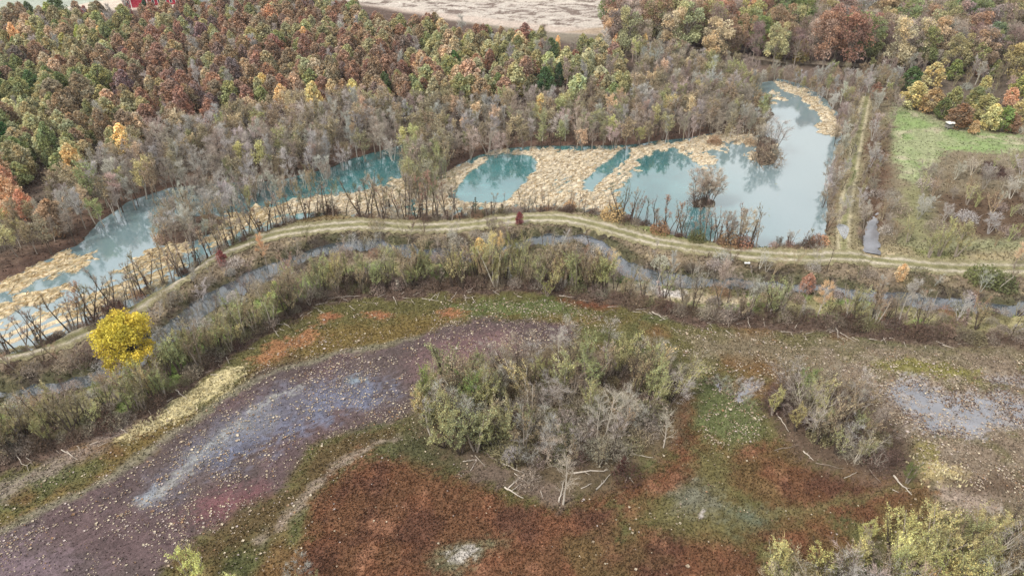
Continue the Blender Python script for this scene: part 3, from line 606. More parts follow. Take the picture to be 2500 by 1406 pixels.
def p_bare(seed, H=9.5, spread=.45, stems=1, n=750, tw=.03, leaves=0, ls=.25, wid=2.3, low=.3):
    """leafless tree, ascending limbs ending in a haze of twigs; trunk mesh and twig mesh"""
    r = random.Random(seed); t = Acc(); c = Acc(); tips = []
    for s in range(stems):
        a = r.uniform(0, 6.28); ln = spread * (.35 if stems > 1 else .06)
        d0 = np.array([math.cos(a) * ln, math.sin(a) * ln, 1]); d0 /= np.linalg.norm(d0); h_ = H * r.uniform(.8, 1)
        b0 = np.array([math.cos(a) * .15, math.sin(a) * .15, 0]) * (stems > 1)
        tr = limb(t, r, b0, d0, h_ * .95, .015 * H * (.7 if stems > 1 else 1), .05, .03, 7, 5)
        nb = int(13 / stems) + 4
        for i in range(nb):
            f = low + (1 - low) * (i + r.random()) / nb; k = f * 7; j = min(6, int(k)); p = tr[j] + (tr[j + 1] - tr[j]) * (k - j)
            a = r.uniform(0, 6.28); d = np.array([math.cos(a) * spread, math.sin(a) * spread, r.uniform(.4, .9)]); d /= np.linalg.norm(d); L = wid * (1.25 - .75 * f) * r.uniform(.6, 1.15)
            q = limb(t, r, p, d, L, .05 * (1.2 - f), .12, .08, 3, 3)
            for m in range(3):
                jj = r.randrange(1, 4); d2 = d + rdir(r) * .6; d2 /= np.linalg.norm(d2); q2 = limb(t, r, q[jj], d2, L * .5, .022, .12, .08, 2, 3); tips += [(q2[1], d2), (q2[2], d2)]
            tips += [(q[2], d), (q[3], d)]
        tips.append((tr[-1], d0))
    for i in range(n):
        p, d = tips[r.randrange(len(tips))]; d2 = d + rdir(r, .2) * .75; d2 /= np.linalg.norm(d2); b = r.uniform(.65, 1.35)
        st = np.array(p) + rdir(r) * r.uniform(0, .35); twig(c, r, st, d2, r.uniform(.4, 1.0), tw, (b, b, b * r.uniform(.95, 1.05)))
    for i in range(leaves):
        p, d = tips[r.randrange(len(tips))]; b = r.uniform(.7, 1.35); hu = r.uniform(-.08, .1)
        leaf(c, r, np.array(p) + rdir(r, .1) * r.uniform(0, .75), ls, (b * (1 + hu), b, b * (1 - hu)))
    return t, c
def p_willow(seed, H=8.0, n=2300, ls=.135, stems=4, spread=.5):
    """multi-stemmed willow: ascending stems, feathery sprays of small leaves"""
    r = random.Random(seed); t = Acc(); c = Acc(); tips = []
    for s in range(stems):
        a = 6.28 * s / stems + r.uniform(-.5, .5); ln = spread * r.uniform(.1, .6); d0 = np.array([math.cos(a) * ln, math.sin(a) * ln, 1]); d0 /= np.linalg.norm(d0); h_ = H * r.uniform(.65, 1)
        tr = limb(t, r, (math.cos(a) * .2, math.sin(a) * .2, 0), d0, h_, .14, .07, .05, 6, 5)
        for i in range(9):
            f = r.uniform(.3, .98); j = min(5, int(f * 6)); a2 = r.uniform(0, 6.28); d = np.array([math.cos(a2) * .5, math.sin(a2) * .5, r.uniform(.6, 1.1)]); d /= np.linalg.norm(d)
            q = limb(t, r, tr[j], d, r.uniform(.9, 2.2) * (1.2 - .5 * f), .03, .1, .06, 3, 3); tips.append((q[-1], d, r.uniform(.7, 1.3))); tips.append((q[2], d, r.uniform(.7, 1.3)))
    for i in range(n):
        p, d, br = tips[r.randrange(len(tips))]; b = br * r.uniform(.7, 1.3); hu = r.uniform(-.1, .12); u = r.uniform(-.7, .8)
        q = np.array(p) + d * u + rdir(r) * .38 * r.random()
        if i % 3 == 0: twig(c, r, q, (d + rdir(r) * .5), r.uniform(.3, .8), .018, (b * .95, b * .85, b * .9))
        else: leaf(c, r, q, ls, (b * (1 + hu), b, b * (1 - hu)))
    return t, c
def p_pole(seed, H=6.5, lean=.2, n=150, leaves=0, forks=4):
    """thin leaning sapling"""
    r = random.Random(seed); t = Acc(); c = Acc(); a = r.uniform(0, 6.28); d0 = np.array([math.cos(a) * lean, math.sin(a) * lean, 1]); d0 /= np.linalg.norm(d0)
    tr = limb(t, r, (0, 0, 0), d0, H, .11, .06, .02, 7, 5); tips = [(tr[-1], d0), (tr[-2], d0)]
    for i in range(forks + 3):
        j = r.randrange(2, 7); a2 = r.uniform(0, 6.28); d = np.array([math.cos(a2) * .55, math.sin(a2) * .55, 1]); d /= np.linalg.norm(d); q = limb(t, r, tr[j], d, r.uniform(.7, 2.2) * (1.1 - j * .08), .04, .12, .08, 3, 3); tips += [(q[-1], d), (q[-2], d)]
    for i in range(n):
        p, d = tips[r.randrange(len(tips))]; d2 = d + rdir(r, .2) * .7; d2 /= np.linalg.norm(d2); b = r.uniform(.6, 1.3); twig(c, r, np.array(p) + rdir(r) * .1, d2, r.uniform(.25, .7), .02, (b, b, b))
    for i in range(leaves):
        p, d = tips[r.randrange(len(tips))]; b = r.uniform(.7, 1.3); leaf(c, r, np.array(p) + rdir(r) * r.uniform(0, .5), .14, (b, b, b))
    return t, c
def p_shrub(seed, rad=1.4, H=1.8, n=460, leafy=.3):
    """tangled thicket bush"""
    r = random.Random(seed); t = Acc(); c = Acc()
    for i in range(12):
        a = r.uniform(0, 6.28); d = np.array([math.cos(a) * r.uniform(.1, .9), math.sin(a) * r.uniform(.1, .9), 1]); d /= np.linalg.norm(d); limb(t, r, (r.gauss(0, .15), r.gauss(0, .15), 0), d, H * r.uniform(.6, 1.05), .03, .15, 0, 4, 3)
    for i in range(n):
        a = r.uniform(0, 6.28); q = rad * math.sqrt(r.random()); z = H * r.uniform(.05, 1) * math.sqrt(max(0.05, 1 - (q / rad) ** 2)); p = np.array([q * math.cos(a), q * math.sin(a), z]); b = r.uniform(.55, 1.4)
        if r.random() < leafy: leaf(c, r, p, .14, (b, b * .97, b * .93))
        else: twig(c, r, p, rdir(r, .8), r.uniform(.3, .8), .022, (b, b, b))
    return t, c
def p_snag(seed, H=3.0):
    """dead stem wrapped in dark vines"""
    r = random.Random(seed); t = Acc(); c = Acc(); tr = limb(t, r, (0, 0, 0), (r.gauss(0, .12), r.gauss(0, .12), 1), H, .1, .05, 0, 5, 5)
    for i in range(260):
        f = r.random() ** 1.3; j = min(4, int(f * 5)); p = tr[j] + rdir(r) * (.55 * (1 - f) + .15) * r.random(); b = r.uniform(.5, 1.4)
        (leaf if r.random() < .6 else lambda A, R_, P_, S_, C_: twig(A, R_, P_, rdir(R_), .5, .02, C_))(c, r, p, .17, (b, b * .95, b * .92))
    return t, c
def p_fir(seed, H=4.0):
    r = random.Random(seed); t = Acc(); c = Acc(); limb(t, r, (0, 0, 0), (0, 0, 1), H, .07, .01, .1, 4, 5)
    for k in range(9):
        z = .5 + k * .4; q = 1.2 * (1 - z / 4.3)
        for j in range(7):
            a = r.uniform(0, 6.28)
            for m in range(8):
                u = (m + 1) / 8; leaf(c, r, (q * u * math.cos(a), q * u * math.sin(a), z - .12 * u), .13, (1, 1, 1), 1)
    return t, c
PROTO = {
    'oak': [p_oak(i, .3 + .2 * (i % 3)) for i in range(8)],
    'big': [p_big(30 + i, 4200, 0, .36) for i in range(5)],
    'bigbare': [p_big(50 + i, 2600, .75, .26) for i in range(4)],
    'bare': [p_bare(70 + i, spread=.32 + .08 * (i % 3), n=1100, tw=.024, wid=2.0) for i in range(7)],
    'barefan': [p_bare(90 + i, H=8, spread=.75, stems=4, n=1000, tw=.026, wid=1.7, low=.35) for i in range(5)],
    'oliveb': [p_bare(100 + i, H=9, spread=.42, stems=2, n=500, leaves=700, ls=.22) for i in range(5)],
    'willow': [p_willow(120 + i, spread=.4 + .15 * (i % 3)) for i in range(8)],
    'thin': [p_willow(140 + i, n=900, stems=3, spread=.6) for i in range(5)],
    'nbare': [p_bare(300 + i, spread=.45 + .1 * i, n=650, tw=.014, wid=2.6) for i in range(4)],
    'nfan': [p_bare(310 + i, H=8, spread=.6 + .1 * i, stems=3 + i % 3, n=650, tw=.013, wid=1.9, low=.3) for i in range(5)],
    'pole': [p_pole(160 + i, lean=.08 + .09 * (i % 4), n=110 + 60 * (i % 3)) for i in range(10)],
    'polel': [p_pole(180 + i, lean=.2, n=100, leaves=170) for i in range(4)],
    'shrub': [p_shrub(200 + i, leafy=.25) for i in range(6)],
    'bush': [p_shrub(220 + i, leafy=.85, n=900) for i in range(4)],
    'snag': [p_snag(240 + i, 2.2 + .4 * i) for i in range(5)],
    'fir': [p_fir(260)],
    'yellow': [p_round(270)],
}
PH = {'nbare': 9.5, 'nfan': 8, 'oak': 8.3, 'big': 15, 'bigbare': 15, 'bare': 9.5, 'barefan': 8, 'oliveb': 9, 'willow': 8, 'thin': 8, 'pole': 6.5, 'polel': 6.5, 'shrub': 1.8, 'bush': 1.8, 'snag': 3.0, 'fir': 4.0, 'yellow': 9}
KMESH = {}
for k, lst in PROTO.items():
    KMESH[k] = []
    for t, c in lst:
        both = Acc(); both.v = t.v + c.v; off = len(t.v); both.f = t.f + [tuple(i + off for i in f) for f in c.f]
        tcol = [(a * .9, a * .9, a * .9) for a in [1.0] * len(t.f)]; both.c = tcol + c.c
        mi = [1] * len(t.f) + [0] * len(c.f)
        KMESH[k].append((t.mesh(k + '_trunk', [M_BARK]), c.mesh(k + '_crown', [M_LEAF]), both))
FAR_CACHE = {}
def far_mesh(k, i, stuff=False):
    key = (k, i, stuff)
    if key not in FAR_CACHE: FAR_CACHE[key] = KMESH[k][i][2].mesh(k + '_tree', [M_LEAF_S, M_BARK_S] if stuff else [M_LEAF, M_BARK], [1] * len(KMESH[k][i][0].polygons) + [0] * len(KMESH[k][i][1].polygons))
    return FAR_CACHE[key]

# ---------------------------------------------------------------- landmarks used to say where a plant stands
LAND = [(300, 340, 'the bright yellow tree at the plantation edge'), (745, 100, 'the orange tree deep in the plantation'), (340, 20, 'the red barn'), (40, 110, 'the tall orange tree by the far green field'),
        (860, 225, 'the yellow tree behind the bare woods'), (300, 900, 'the big yellow tree on the levee'), (1320, 255, 'the golden tree behind the straw mats'), (1108, 155, 'the dark green oak'),
        (1330, 195, 'the lone green oak in the clearing'), (1400, 60, 'the pale stubble field'), (1140, 110, 'the lime green oak near the stubble'), (550, 165, 'the small orange oak'), (120, 230, 'the green grove'),
        (690, 240, 'the tan yellow tree'), (1450, 150, 'the group of green oaks'), (1960, 50, 'the round green oak of the far forest'), (2030, 60, 'the golden oak of the far forest'), (1760, 60, 'the orange-topped oak'),
        (2170, 80, 'the tan-crowned tree'), (2300, 90, 'the peach coloured tree'), (2430, 105, 'the grey-green crown'), (1620, 30, 'the olive gold oak'), (300, 560, 'the western open water'), (880, 410, 'the turquoise inlet'),
        (1200, 430, 'the rounded turquoise pool'), (1480, 410, 'the narrow water channel'), (1610, 450, 'the pale western part of the wide pond'), (1940, 400, 'the long open water'), (1865, 370, 'the wooded islet'),
        (1715, 450, 'the fan shaped bush on its islet'), (1010, 430, 'the olive thicket on the point'), (500, 530, 'the flooded thicket'), (2058, 570, 'the track puddle'), (2125, 585, 'the ditch pool'), (2317, 302, 'the white-roofed blind'),
        (2240, 330, 'the bright green meadow'), (645, 600, 'the orange tree beside the road'), (546, 636, 'the small dark red tree'), (1268, 530, 'the crimson sapling'), (1190, 620, 'the gold tree over the canal'),
        (1480, 630, 'the round bare tree with yellow rim'), (1755, 650, 'the pinkish bare tree'), (1825, 644, 'the small white box'), (1965, 680, 'the orange bush by the canal'), (2195, 655, 'the orange tree at the road'),
        (680, 710, 'the yellow-green tree'), (1390, 580, 'the curved canal pool'), (1545, 1037, 'the green trough'), (1260, 1190, 'the crossed white logs'), (1520, 1150, 'the dark root clump'), (2200, 1190, 'the long straight log'),
        (2300, 990, 'the grey shallow pool'), (1810, 960, 'the small marsh puddle'), (450, 1000, 'the cream straw patch'), (1630, 725, 'the bare sandy patch'), (780, 500, 'the dark snag clump'), (1160, 490, 'the little dark fir'),
        (60, 700, 'the straw mats in the west'), (900, 770, 'the orange weed patch'), (2400, 425, 'the dark bare patch'), (1497, 510, 'the golden bush by the water'), (400, 800, 'the grey canal reach'), (30, 970, 'the dark canal end'),
        (2110, 700, 'the canal bend'), (2360, 740, 'the eastern canal pool'), (1880, 210, 'the small north pool'), (2135, 230, 'the rusty tree on the track'), (480, 1340, 'the lime willow at the bottom'), (1000, 1060, 'the mossy green ground'),
        (1700, 1000, 'the green weedy patch'), (1760, 1290, 'the weedy green gap'), (2180, 1310, 'the bright yellow poplar'), (0, 470, 'the orange trees at the left edge')]
LANDW = [(*P(a, b), s) for a, b, s in LAND]
def where(x_, y_):
    best = sorted(((x_ - a) ** 2 + (y_ - b) ** 2, a, b, s) for a, b, s in LANDW)[0]; d, a, b, s = best
    dx, dy = x_ - a, y_ - b
    if d < 4: rel = 'right beside'
    elif abs(dx) > abs(dy) * 1.2: rel = ('a few steps ' if d < 60 else '') + ('right of' if dx > 0 else 'left of')
    else: rel = ('just ' if d < 60 else '') + ('behind' if dy > 0 else 'in front of')
    return rel + ' ' + s
COUNT = {}; STUFF = []; PLACED = []
CAP = 300
def plant(kind, px, py, z_base, H, tint, name, cat, desc, group, w=1.0, wide=1.0, bark=None, parts=True, rot=None, label=None, lean=None, dir_=None, keep=False, idx=None):
    """queue one plant; world position px,py"""
    PLACED.append(dict(kind=kind, x=px, y=py, z=z_base, H=H, tint=tint, name=name, cat=cat, desc=desc, group=group, wide=wide * w, bark=bark, parts=parts, rot=rot, label=label, lean=lean, keep=keep, idx=idx, cw=CWN[0]))
# ---------------------------------------------------------------- plant the place
def jit(c, r, a=.12):
    k = r.uniform(1 - a * 1.3, 1 + a * 1.3); return tuple(max(.005, v * k * r.uniform(1 - a * .5, 1 + a * .5)) for v in c)
def F(r_, g_, b_):
    ch = (max(r_, g_, b_) - min(r_, g_, b_)) / max(r_, g_, b_); v = C(r_, g_, b_, 1.5 - .3 * ch, .84 - .38 * ch); w_ = min(1, ch * 2.2 - .25) if ch > .12 else 0; return (v[0] * (1 + .04 * w_), v[1] * (1 + .02 * w_), v[2] * (1 - .14 * w_)) if g_ >= r_ else (v[0] * (1 + .02 * w_), v[1] * (1 + .22 * ch * ch + .02), v[2] * (1 + .3 * ch * ch))
RUSTB, BROWN, TANB, OLIVEB, OLIVEG, GREEN, DKG, GOLD, ORANGE, YEL, LIME, PALEG, RED = (F(148, 106, 82), F(146, 118, 88), F(176, 148, 112), F(150, 140, 92), F(134, 136, 86), F(114, 126, 72), F(80, 100, 60),
    F(206, 166, 80), F(194, 142, 90), F(220, 188, 76), F(154, 158, 66), F(166, 166, 122), F(150, 78, 68))
GREYT, GREYB, PINKB, PURPB, WHITEB = F(152, 146, 142), F(136, 123, 112), F(162, 142, 130), F(124, 102, 96), F(158, 148, 134)
WILLOW, WILLOWY, WILLOWB = F(138, 136, 80), F(170, 158, 80), F(136, 120, 90)
DARKV = F(94, 72, 62)
BK_D, BK_M, BK_L = F(70, 58, 50), F(120, 108, 98), F(148, 138, 128)
CN = {id(RUSTB): 'rust brown', id(BROWN): 'brown', id(TANB): 'tan', id(OLIVEB): 'olive brown', id(OLIVEG): 'olive green', id(GREEN): 'green', id(DKG): 'dark green', id(GOLD): 'golden', id(ORANGE): 'orange',
      id(YEL): 'yellow', id(LIME): 'lime', id(PALEG): 'pale green', id(RED): 'dark red', id(GREYT): 'pale grey', id(GREYB): 'grey-brown', id(PINKB): 'pinkish', id(PURPB): 'purplish brown', id(WHITEB): 'whitish',
      id(WILLOW): 'olive green', id(WILLOWY): 'yellow-olive', id(WILLOWB): 'brownish olive', id(DARKV): 'dark brown', id(BK_D): 'dark grey', id(BK_M): 'grey', id(BK_L): 'light grey'}
def pick(r, tab):
    t = r.uniform(0, sum(w for _, w in tab))
    for k, w in tab:
        t -= w
        if t <= 0: return k
    return tab[-1][0]
NOTE = []   # clear spots around hand-placed trees
def inside(poly, a, b):
    ins = False; n = len(poly)
    for i in range(n):
        (ax, ay), (bx, by) = poly[i], poly[(i + 1) % n]
        if (ay > b) != (by > b) and a < (bx - ax) * (b - ay) / (by - ay) + ax: ins = not ins
    return ins
def scatter(poly_px, z, sp, r, jitter=.42):
    poly = [tuple(p) for p in PP(poly_px, z)]; xs = [p[0] for p in poly]; ys = [p[1] for p in poly]; out = []; j = 0; yy = min(ys)
    while yy < max(ys):
        xx = min(xs) + (j % 2) * sp * .5
        while xx < max(xs):
            a, b = xx + r.uniform(-1, 1) * sp * jitter, yy + r.uniform(-1, 1) * sp * jitter
            if inside(poly, a, b) and all((a - q[0]) ** 2 + (b - q[1]) ** 2 > q[2] ** 2 for q in NOTE): out.append((a, b))
            xx += sp
        yy += sp * .87; j += 1
    return out
NM = {'oak': ('oak_tree', 'tree'), 'big': ('forest_tree', 'tree'), 'bigbare': ('bare_forest_tree', 'tree'), 'bare': ('bare_tree', 'tree'), 'nbare': ('bare_tree', 'tree'), 'nfan': ('bare_tree', 'tree'), 'barefan': ('bare_tree', 'tree'), 'oliveb': ('thin_leaved_tree', 'tree'),
      'willow': ('willow_tree', 'willow'), 'thin': ('willow_tree', 'willow'), 'pole': ('sapling', 'sapling'), 'polel': ('sapling', 'sapling'), 'shrub': ('shrub', 'shrub'), 'bush': ('leafy_bush', 'bush'), 'snag': ('vine_covered_stem', 'dead tree'),
      'fir': ('fir_tree', 'tree'), 'yellow': ('yellow_tree', 'tree')}
WORD = {'oak': 'rounded leafy tree', 'big': 'broad crowned forest tree', 'bigbare': 'nearly bare forest tree', 'bare': 'leafless tree', 'nbare': 'leafless tree', 'nfan': 'leafless many-stemmed tree', 'barefan': 'leafless many-stemmed tree', 'oliveb': 'thin-leaved tree', 'willow': 'feathery willow',
        'thin': 'sparse willow', 'pole': 'bare sapling', 'polel': 'thin leafy sapling', 'shrub': 'tangled bare shrub', 'bush': 'leafy bush', 'snag': 'vine-wrapped dead stem', 'fir': 'small fir', 'yellow': 'tree'}
CWN = ['']
def put(kind, a, b, H, base, r, group, wide=1.0, bark=None, label=None, parts=True, name=None, keep=False, lean=None, amt=.12, hue=None):
    n_, c_ = NM[kind]; n_ = name or n_
    sz = 'tall' if H > PH[kind] * 1.08 else ('small' if H < PH[kind] * .8 else '')
    tt_ = jit(base, r, amt); br_ = sum(tt_) / sum(base); sz = ' '.join(t for t in (sz, ('broad' if wide > 1.1 else 'narrow' if wide < .95 else ''), ('lighter' if br_ > 1.06 else 'darker' if br_ < .94 else '')) if t)
    desc = ' '.join(t for t in (sz, CN.get(id(base), hue or ''), WORD[kind]) if t)
    CWN[0] = CN.get(id(base), hue or '')
    plant(kind, a, b, float(ground_at(a, b)[0]) - .05, H, tt_, n_, c_, desc, group, wide=wide, bark=bark, parts=parts, label=label, keep=keep, lean=lean)
def at_crown(px, py, kind, Hm, base, group, label=None, wide=1.0, r=R, frac=.55, **k):
    a, b = P(px, py, Hm * frac + .3); NOTE.append((a, b, 2.0 if Hm < 12 else 4.0)); put(kind, a, b, Hm, base, r, group, wide=wide, label=label, keep=True, amt=.04, **k)
def at_base(px, py, kind, Hm, base, group, label=None, wide=1.0, r=R, **k):
    a, b = P(px, py, .6); NOTE.append((a, b, 1.2)); put(kind, a, b, Hm, base, r, group, wide=wide, label=label, keep=True, amt=.04, **k)

G = 'autumn trees of the plantation'
at_crown(308, 838, 'yellow', 9.8, tuple(C(200, 182, 40, 1.15, .85)), 'single trees', 'big bright yellow tree standing alone between the dirt road and the canal', wide=1.06, frac=.48, name='yellow_tree', bark=BK_D)
at_crown(300, 340, 'oak', 8.4, F(236, 190, 84), G, 'bright yellow conical tree at the plantation edge above the bare woods', bark=BK_L)
at_crown(743, 98, 'oak', 9.0, F(216, 164, 78), G, 'orange-yellow cone tree standing out deep in the brown plantation', name='oak_tree')
at_crown(36, 95, 'oak', 11, F(220, 156, 78), G, 'tall orange cone tree at the far left edge of the plantation', wide=.8)
at_crown(20, 480, 'oak', 9, F(196, 148, 98), G, 'bright orange tree at the left border above the west bank'); at_crown(-8, 455, 'oak', 9.5, F(194, 138, 96), G, 'orange tree cut by the left border behind the bright orange one'); at_crown(55, 500, 'oak', 6.5, F(214, 136, 84), G, 'peach-orange small tree right of the bright orange tree')
at_crown(12, 440, 'oak', 7, F(190, 130, 90), G, 'tan orange crown topmost of the orange group at the left border')
at_crown(551, 163, 'oak', 6.5, F(212, 144, 58), G, 'small orange oak among the brown plantation crowns'); at_crown(165, 75, 'oak', 7, F(226, 176, 80), G, 'little orange-topped tree with white stems near the far left field', wide=.7)
at_crown(245, 85, 'oak', 6.5, F(214, 170, 74), G, 'golden crown on pale stems left of the red barn'); at_crown(100, 60, 'oak', 7, F(196, 186, 78), G, 'yellow-green crown near the far green field', wide=.9); at_crown(76, 82, 'oak', 9, F(176, 160, 70), G, 'tall olive-yellow tree right of the tall orange cone', wide=.8)
at_crown(642, 208, 'oak', 7.5, F(214, 174, 70), G, 'yellow cone tree behind the bare woods left of the tan one'); at_crown(688, 240, 'oak', 8, F(206, 164, 98), G, 'tan yellow rounded tree behind the bare woods')
at_crown(765, 235, 'oak', 8.5, F(208, 176, 88), G, 'yellow-tan broad tree above the grey woods'); at_crown(862, 226, 'oak', 8, F(206, 182, 70), G, 'yellow cone tree in the middle above the bare woods', wide=.9)
at_crown(800, 200, 'oak', 7, F(214, 160, 74), G, 'orange-gold tree between two yellow ones behind the bare woods'); at_crown(940, 205, 'oak', 7.5, DKG, G, 'dark green cone tree in the middle of the plantation edge', wide=.85)
at_crown(945, 235, 'oak', 5.5, F(166, 178, 52), G, 'small lime yellow tree below the dark green cone tree'); at_crown(1108, 152, 'oak', 8, F(66, 108, 50), G, 'dark green round oak near the plantation middle')
at_crown(1140, 108, 'oak', 7.5, F(164, 156, 60), G, 'lime gold oak between brown ones toward the stubble field'); at_crown(1330, 196, 'oak', 8.5, F(66, 100, 62), G, 'lone dark green oak beside the clearing'); at_crown(1297, 212, 'oak', 7.5, F(100, 96, 66), G, 'dull olive oak touching the lone dark green oak')
at_crown(1365, 180, 'oak', 7, F(52, 84, 56), G, 'blackish green slim oak right of the lone green oak', wide=.7); at_crown(1216, 205, 'oak', 7, GREEN, G, 'green oak with a smaller one at its side above the woods', wide=.9); at_crown(1124, 215, 'oak', 6, F(86, 118, 70), G, 'small green oak below the dark round oak')
at_crown(1320, 258, 'oak', 7, F(206, 166, 64), G, 'golden tree rising from the grey woods behind the straw mats', wide=.85); at_crown(1262, 160, 'oak', 5.5, F(212, 160, 80), G, 'small peach-gold tree in the gap of bare trees', wide=.7)
at_crown(1362, 108, 'oak', 6, F(220, 166, 84), G, 'orange-topped birch near the stubble field corner', wide=.65); at_crown(1574, 108, 'oak', 7.5, F(214, 174, 70), G, 'golden birch at the edge of the far forest', wide=.7); at_crown(1505, 105, 'oak', 6.5, F(216, 158, 96), G, 'peach coloured tree left of the golden birch', wide=.8)
at_crown(75, 205, 'oak', 8, F(84, 120, 66), G, 'green tree at the heart of the green grove'); at_crown(5, 335, 'oak', 9, F(34, 96, 42), G, 'deep green tree cut by the left border'); at_crown(210, 40, 'oak', 8, RED, G, 'dark red tree at the far side of the plantation')
at_crown(137, 15, 'oak', 10, F(92, 112, 60), G, 'big dark green tree beside the far green field', wide=1.3); at_crown(70, 30, 'oak', 8, DKG, G, 'blue-green tree before the far green field'); at_crown(35, 32, 'oak', 8, F(104, 120, 76), G, 'olive tree at the corner of the far green field')
at_crown(355, 22, 'oak', 7, F(52, 84, 62), G, 'dark blue-green tree right in front of the red barn'); at_crown(313, 28, 'oak', 6, RED, G, 'crimson tree below the red barn')
# plantation
r = random.Random(21)
PLANT = [(-120, 40), (60, 36), (200, 34), (330, 36), (450, 14), (620, 4), (780, 2), (860, 22), (900, 48), (1050, 66), (1200, 84), (1310, 92), (1345, 110), (1400, 120), (1450, 108), (1500, 125), (1535, 180), (1530, 235), (1420, 228), (1390, 190), (1270, 190),
         (1250, 215), (1180, 235), (1000, 238), (820, 232), (650, 250), (560, 262), (480, 282), (430, 300), (330, 330), (230, 380), (190, 430), (130, 425), (60, 420), (20, 430), (-150, 470)]
for a, b in scatter(PLANT, 4.5, 4.7, r):
    px, py = proj(a, b, 4.5); H = r.uniform(6.5, 9.6)
    if px < 270 and py > 150 + .2 * px and py < 400: tab = [(GREEN, 2.5), (OLIVEG, 4), (PALEG, 2.2), (OLIVEB, 2), (BROWN, 1.2), (DKG, 1)]
    elif px < 420 and py > 300: tab = [(TANB, 1.5), (OLIVEB, 3), (OLIVEG, 2), (RUSTB, 2), (BROWN, 2), (GOLD, .3)]
    elif px < 330 and py < 130: tab = [(OLIVEG, 3), (OLIVEB, 3), (GREYT, 2), (BROWN, 2), (GREEN, 1), (TANB, 1), (LIME, .4)]
    elif px < 1000: tab = [(RUSTB, 4.2), (BROWN, 3.4), (OLIVEB, 2.6), (TANB, 1.0), (PURPB, 1.6), (OLIVEG, .9), (PALEG, .4), (ORANGE, .12), (GREYT, .5)]
    elif px < 1300: tab = [(OLIVEB, 3.6), (OLIVEG, 2.6), (BROWN, 2.2), (RUSTB, 1.6), (TANB, 1.3), (GREEN, .8), (GREYT, 1.2), (PALEG, .8), (GOLD, .25)]
    else: tab = [(OLIVEG, 3), (OLIVEB, 3), (GREYB, 3), (GREEN, 1), (RUSTB, 1), (PALEG, .8), (DKG, .6)]
    st_ = float(fbm(np.array([a]), np.array([b]), 24, 401)[0]); tab = [(k_, w_ * (2.6 if (st_ > .06 and k_ in (RUSTB, PURPB)) or (st_ < -.06 and k_ in (OLIVEB, TANB, BROWN)) else 1)) for k_, w_ in tab] + [(GREYT, .5)]
    H *= r.uniform(.82, 1.12)
    base = pick(r, tab); kind = 'bare' if base in (GREYT, GREYB) else 'oak'
    nm = {id(RUSTB): 'rust_oak_tree', id(BROWN): 'brown_oak_tree', id(PURPB): 'brown_oak_tree', id(OLIVEB): 'olive_oak_tree', id(OLIVEG): 'green_oak_tree', id(PALEG): 'green_oak_tree', id(GREEN): 'green_oak_tree', id(DKG): 'green_oak_tree'}.get(id(base)) if kind == 'oak' else None
    put(kind, a, b, H, base, r, 'trees of the mixed plantation', wide=r.uniform(.85, 1.35), name=nm)
# far forest
GF = 'old trees of the far forest'
for px, py, k, H, c, l in [(2025, 45, 'big', 15, F(158, 136, 56), 'golden olive round oak at the front of the far forest'), (1962, 42, 'big', 15, F(98, 116, 56), 'round green oak left of the golden olive one in the far forest'), (1905, 45, 'big', 13, F(96, 112, 68), 'dull green oak leaning to the round green one'),
        (1768, 50, 'big', 15, F(160, 112, 88), 'orange-topped grey tree in the far forest'), (1625, 25, 'big', 15, F(150, 128, 48), 'olive gold oak at the stubble field corner'), (1735, 10, 'big', 14, F(150, 76, 74), 'wine red crown at the far forest edge'),
        (2160, 18, 'big', 14, F(104, 128, 62), 'bright green oak in the second row of the far forest'), (2225, 20, 'big', 13, F(120, 134, 62), 'yellow-green crown behind the far forest front'), (2120, 75, 'big', 14, F(150, 108, 100), 'pinkish brown broad tree in the far forest'),
        (2175, 75, 'big', 14, F(152, 130, 110), 'tan-crowned tree beside the pinkish brown one'), (2300, 90, 'big', 14, F(170, 138, 98), 'peach coloured crown above the meadow oaks'), (2430, 98, 'big', 12, F(98, 116, 84), 'grey-green round crown at the right of the far forest'),
        (2350, 40, 'big', 14, F(104, 120, 76), 'dull green wide crown in the right of the far forest'), (2400, 35, 'big', 14, F(112, 126, 78), 'soft green crown at the right top'), (1860, 90, 'big', 10, F(176, 128, 84), 'small peach-brown tree in front of the dull green oak'), (1860, 20, 'big', 14, F(160, 112, 90), 'brown-orange crown behind the dull green oak'),
        (1510, 45, 'oak', 10, F(168, 140, 96), 'slim tan tree at the edge of the stubble field'), (1960, 120, 'oak', 8, F(182, 156, 60), 'slim golden tree in front of the far forest'), (1905, 122, 'oak', 6, F(168, 152, 66), 'low yellow-olive tree by the field track'), (2480, 20, 'big', 14, F(160, 118, 98), 'peach red crown at the top right corner'),
        (2490, 150, 'big', 12, F(156, 134, 58), 'big gold-olive crown at the right border above the meadow'), (2380, 135, 'big', 10, F(160, 156, 74), 'yellow-olive crown behind the meadow oaks'), (2420, 0, 'big', 14, F(98, 116, 60), 'green crown touching the upper border at right')]:
    at_crown(px, py, k, H, c, GF, l, frac=.62)
for a, b in scatter([(1480, 70), (1490, 20), (1590, -30), (1700, -90), (2800, -90), (2800, 150), (2500, 130), (2300, 120), (2150, 105), (2000, 105), (1850, 98), (1700, 92), (1600, 75), (1540, 80)], 9, 7.6, r):
    px, py = proj(a, b, 9); H = r.uniform(11.5, 17)
    base = pick(r, [(PURPB, 3.4), (BROWN, 1.8), (GREYT, 1.6), (OLIVEG, 1.8), (GREEN, .9), (RUSTB, .8), (ORANGE, .15), (TANB, .5), (OLIVEB, 1.6), (PINKB, .8), (GREYB, 1)])
    put('bigbare' if base in (GREYT, PINKB, GREYB) or (base is PURPB and r.random() < .6) else 'big', a, b, H, base, r, GF, wide=r.uniform(.8, 1.1))
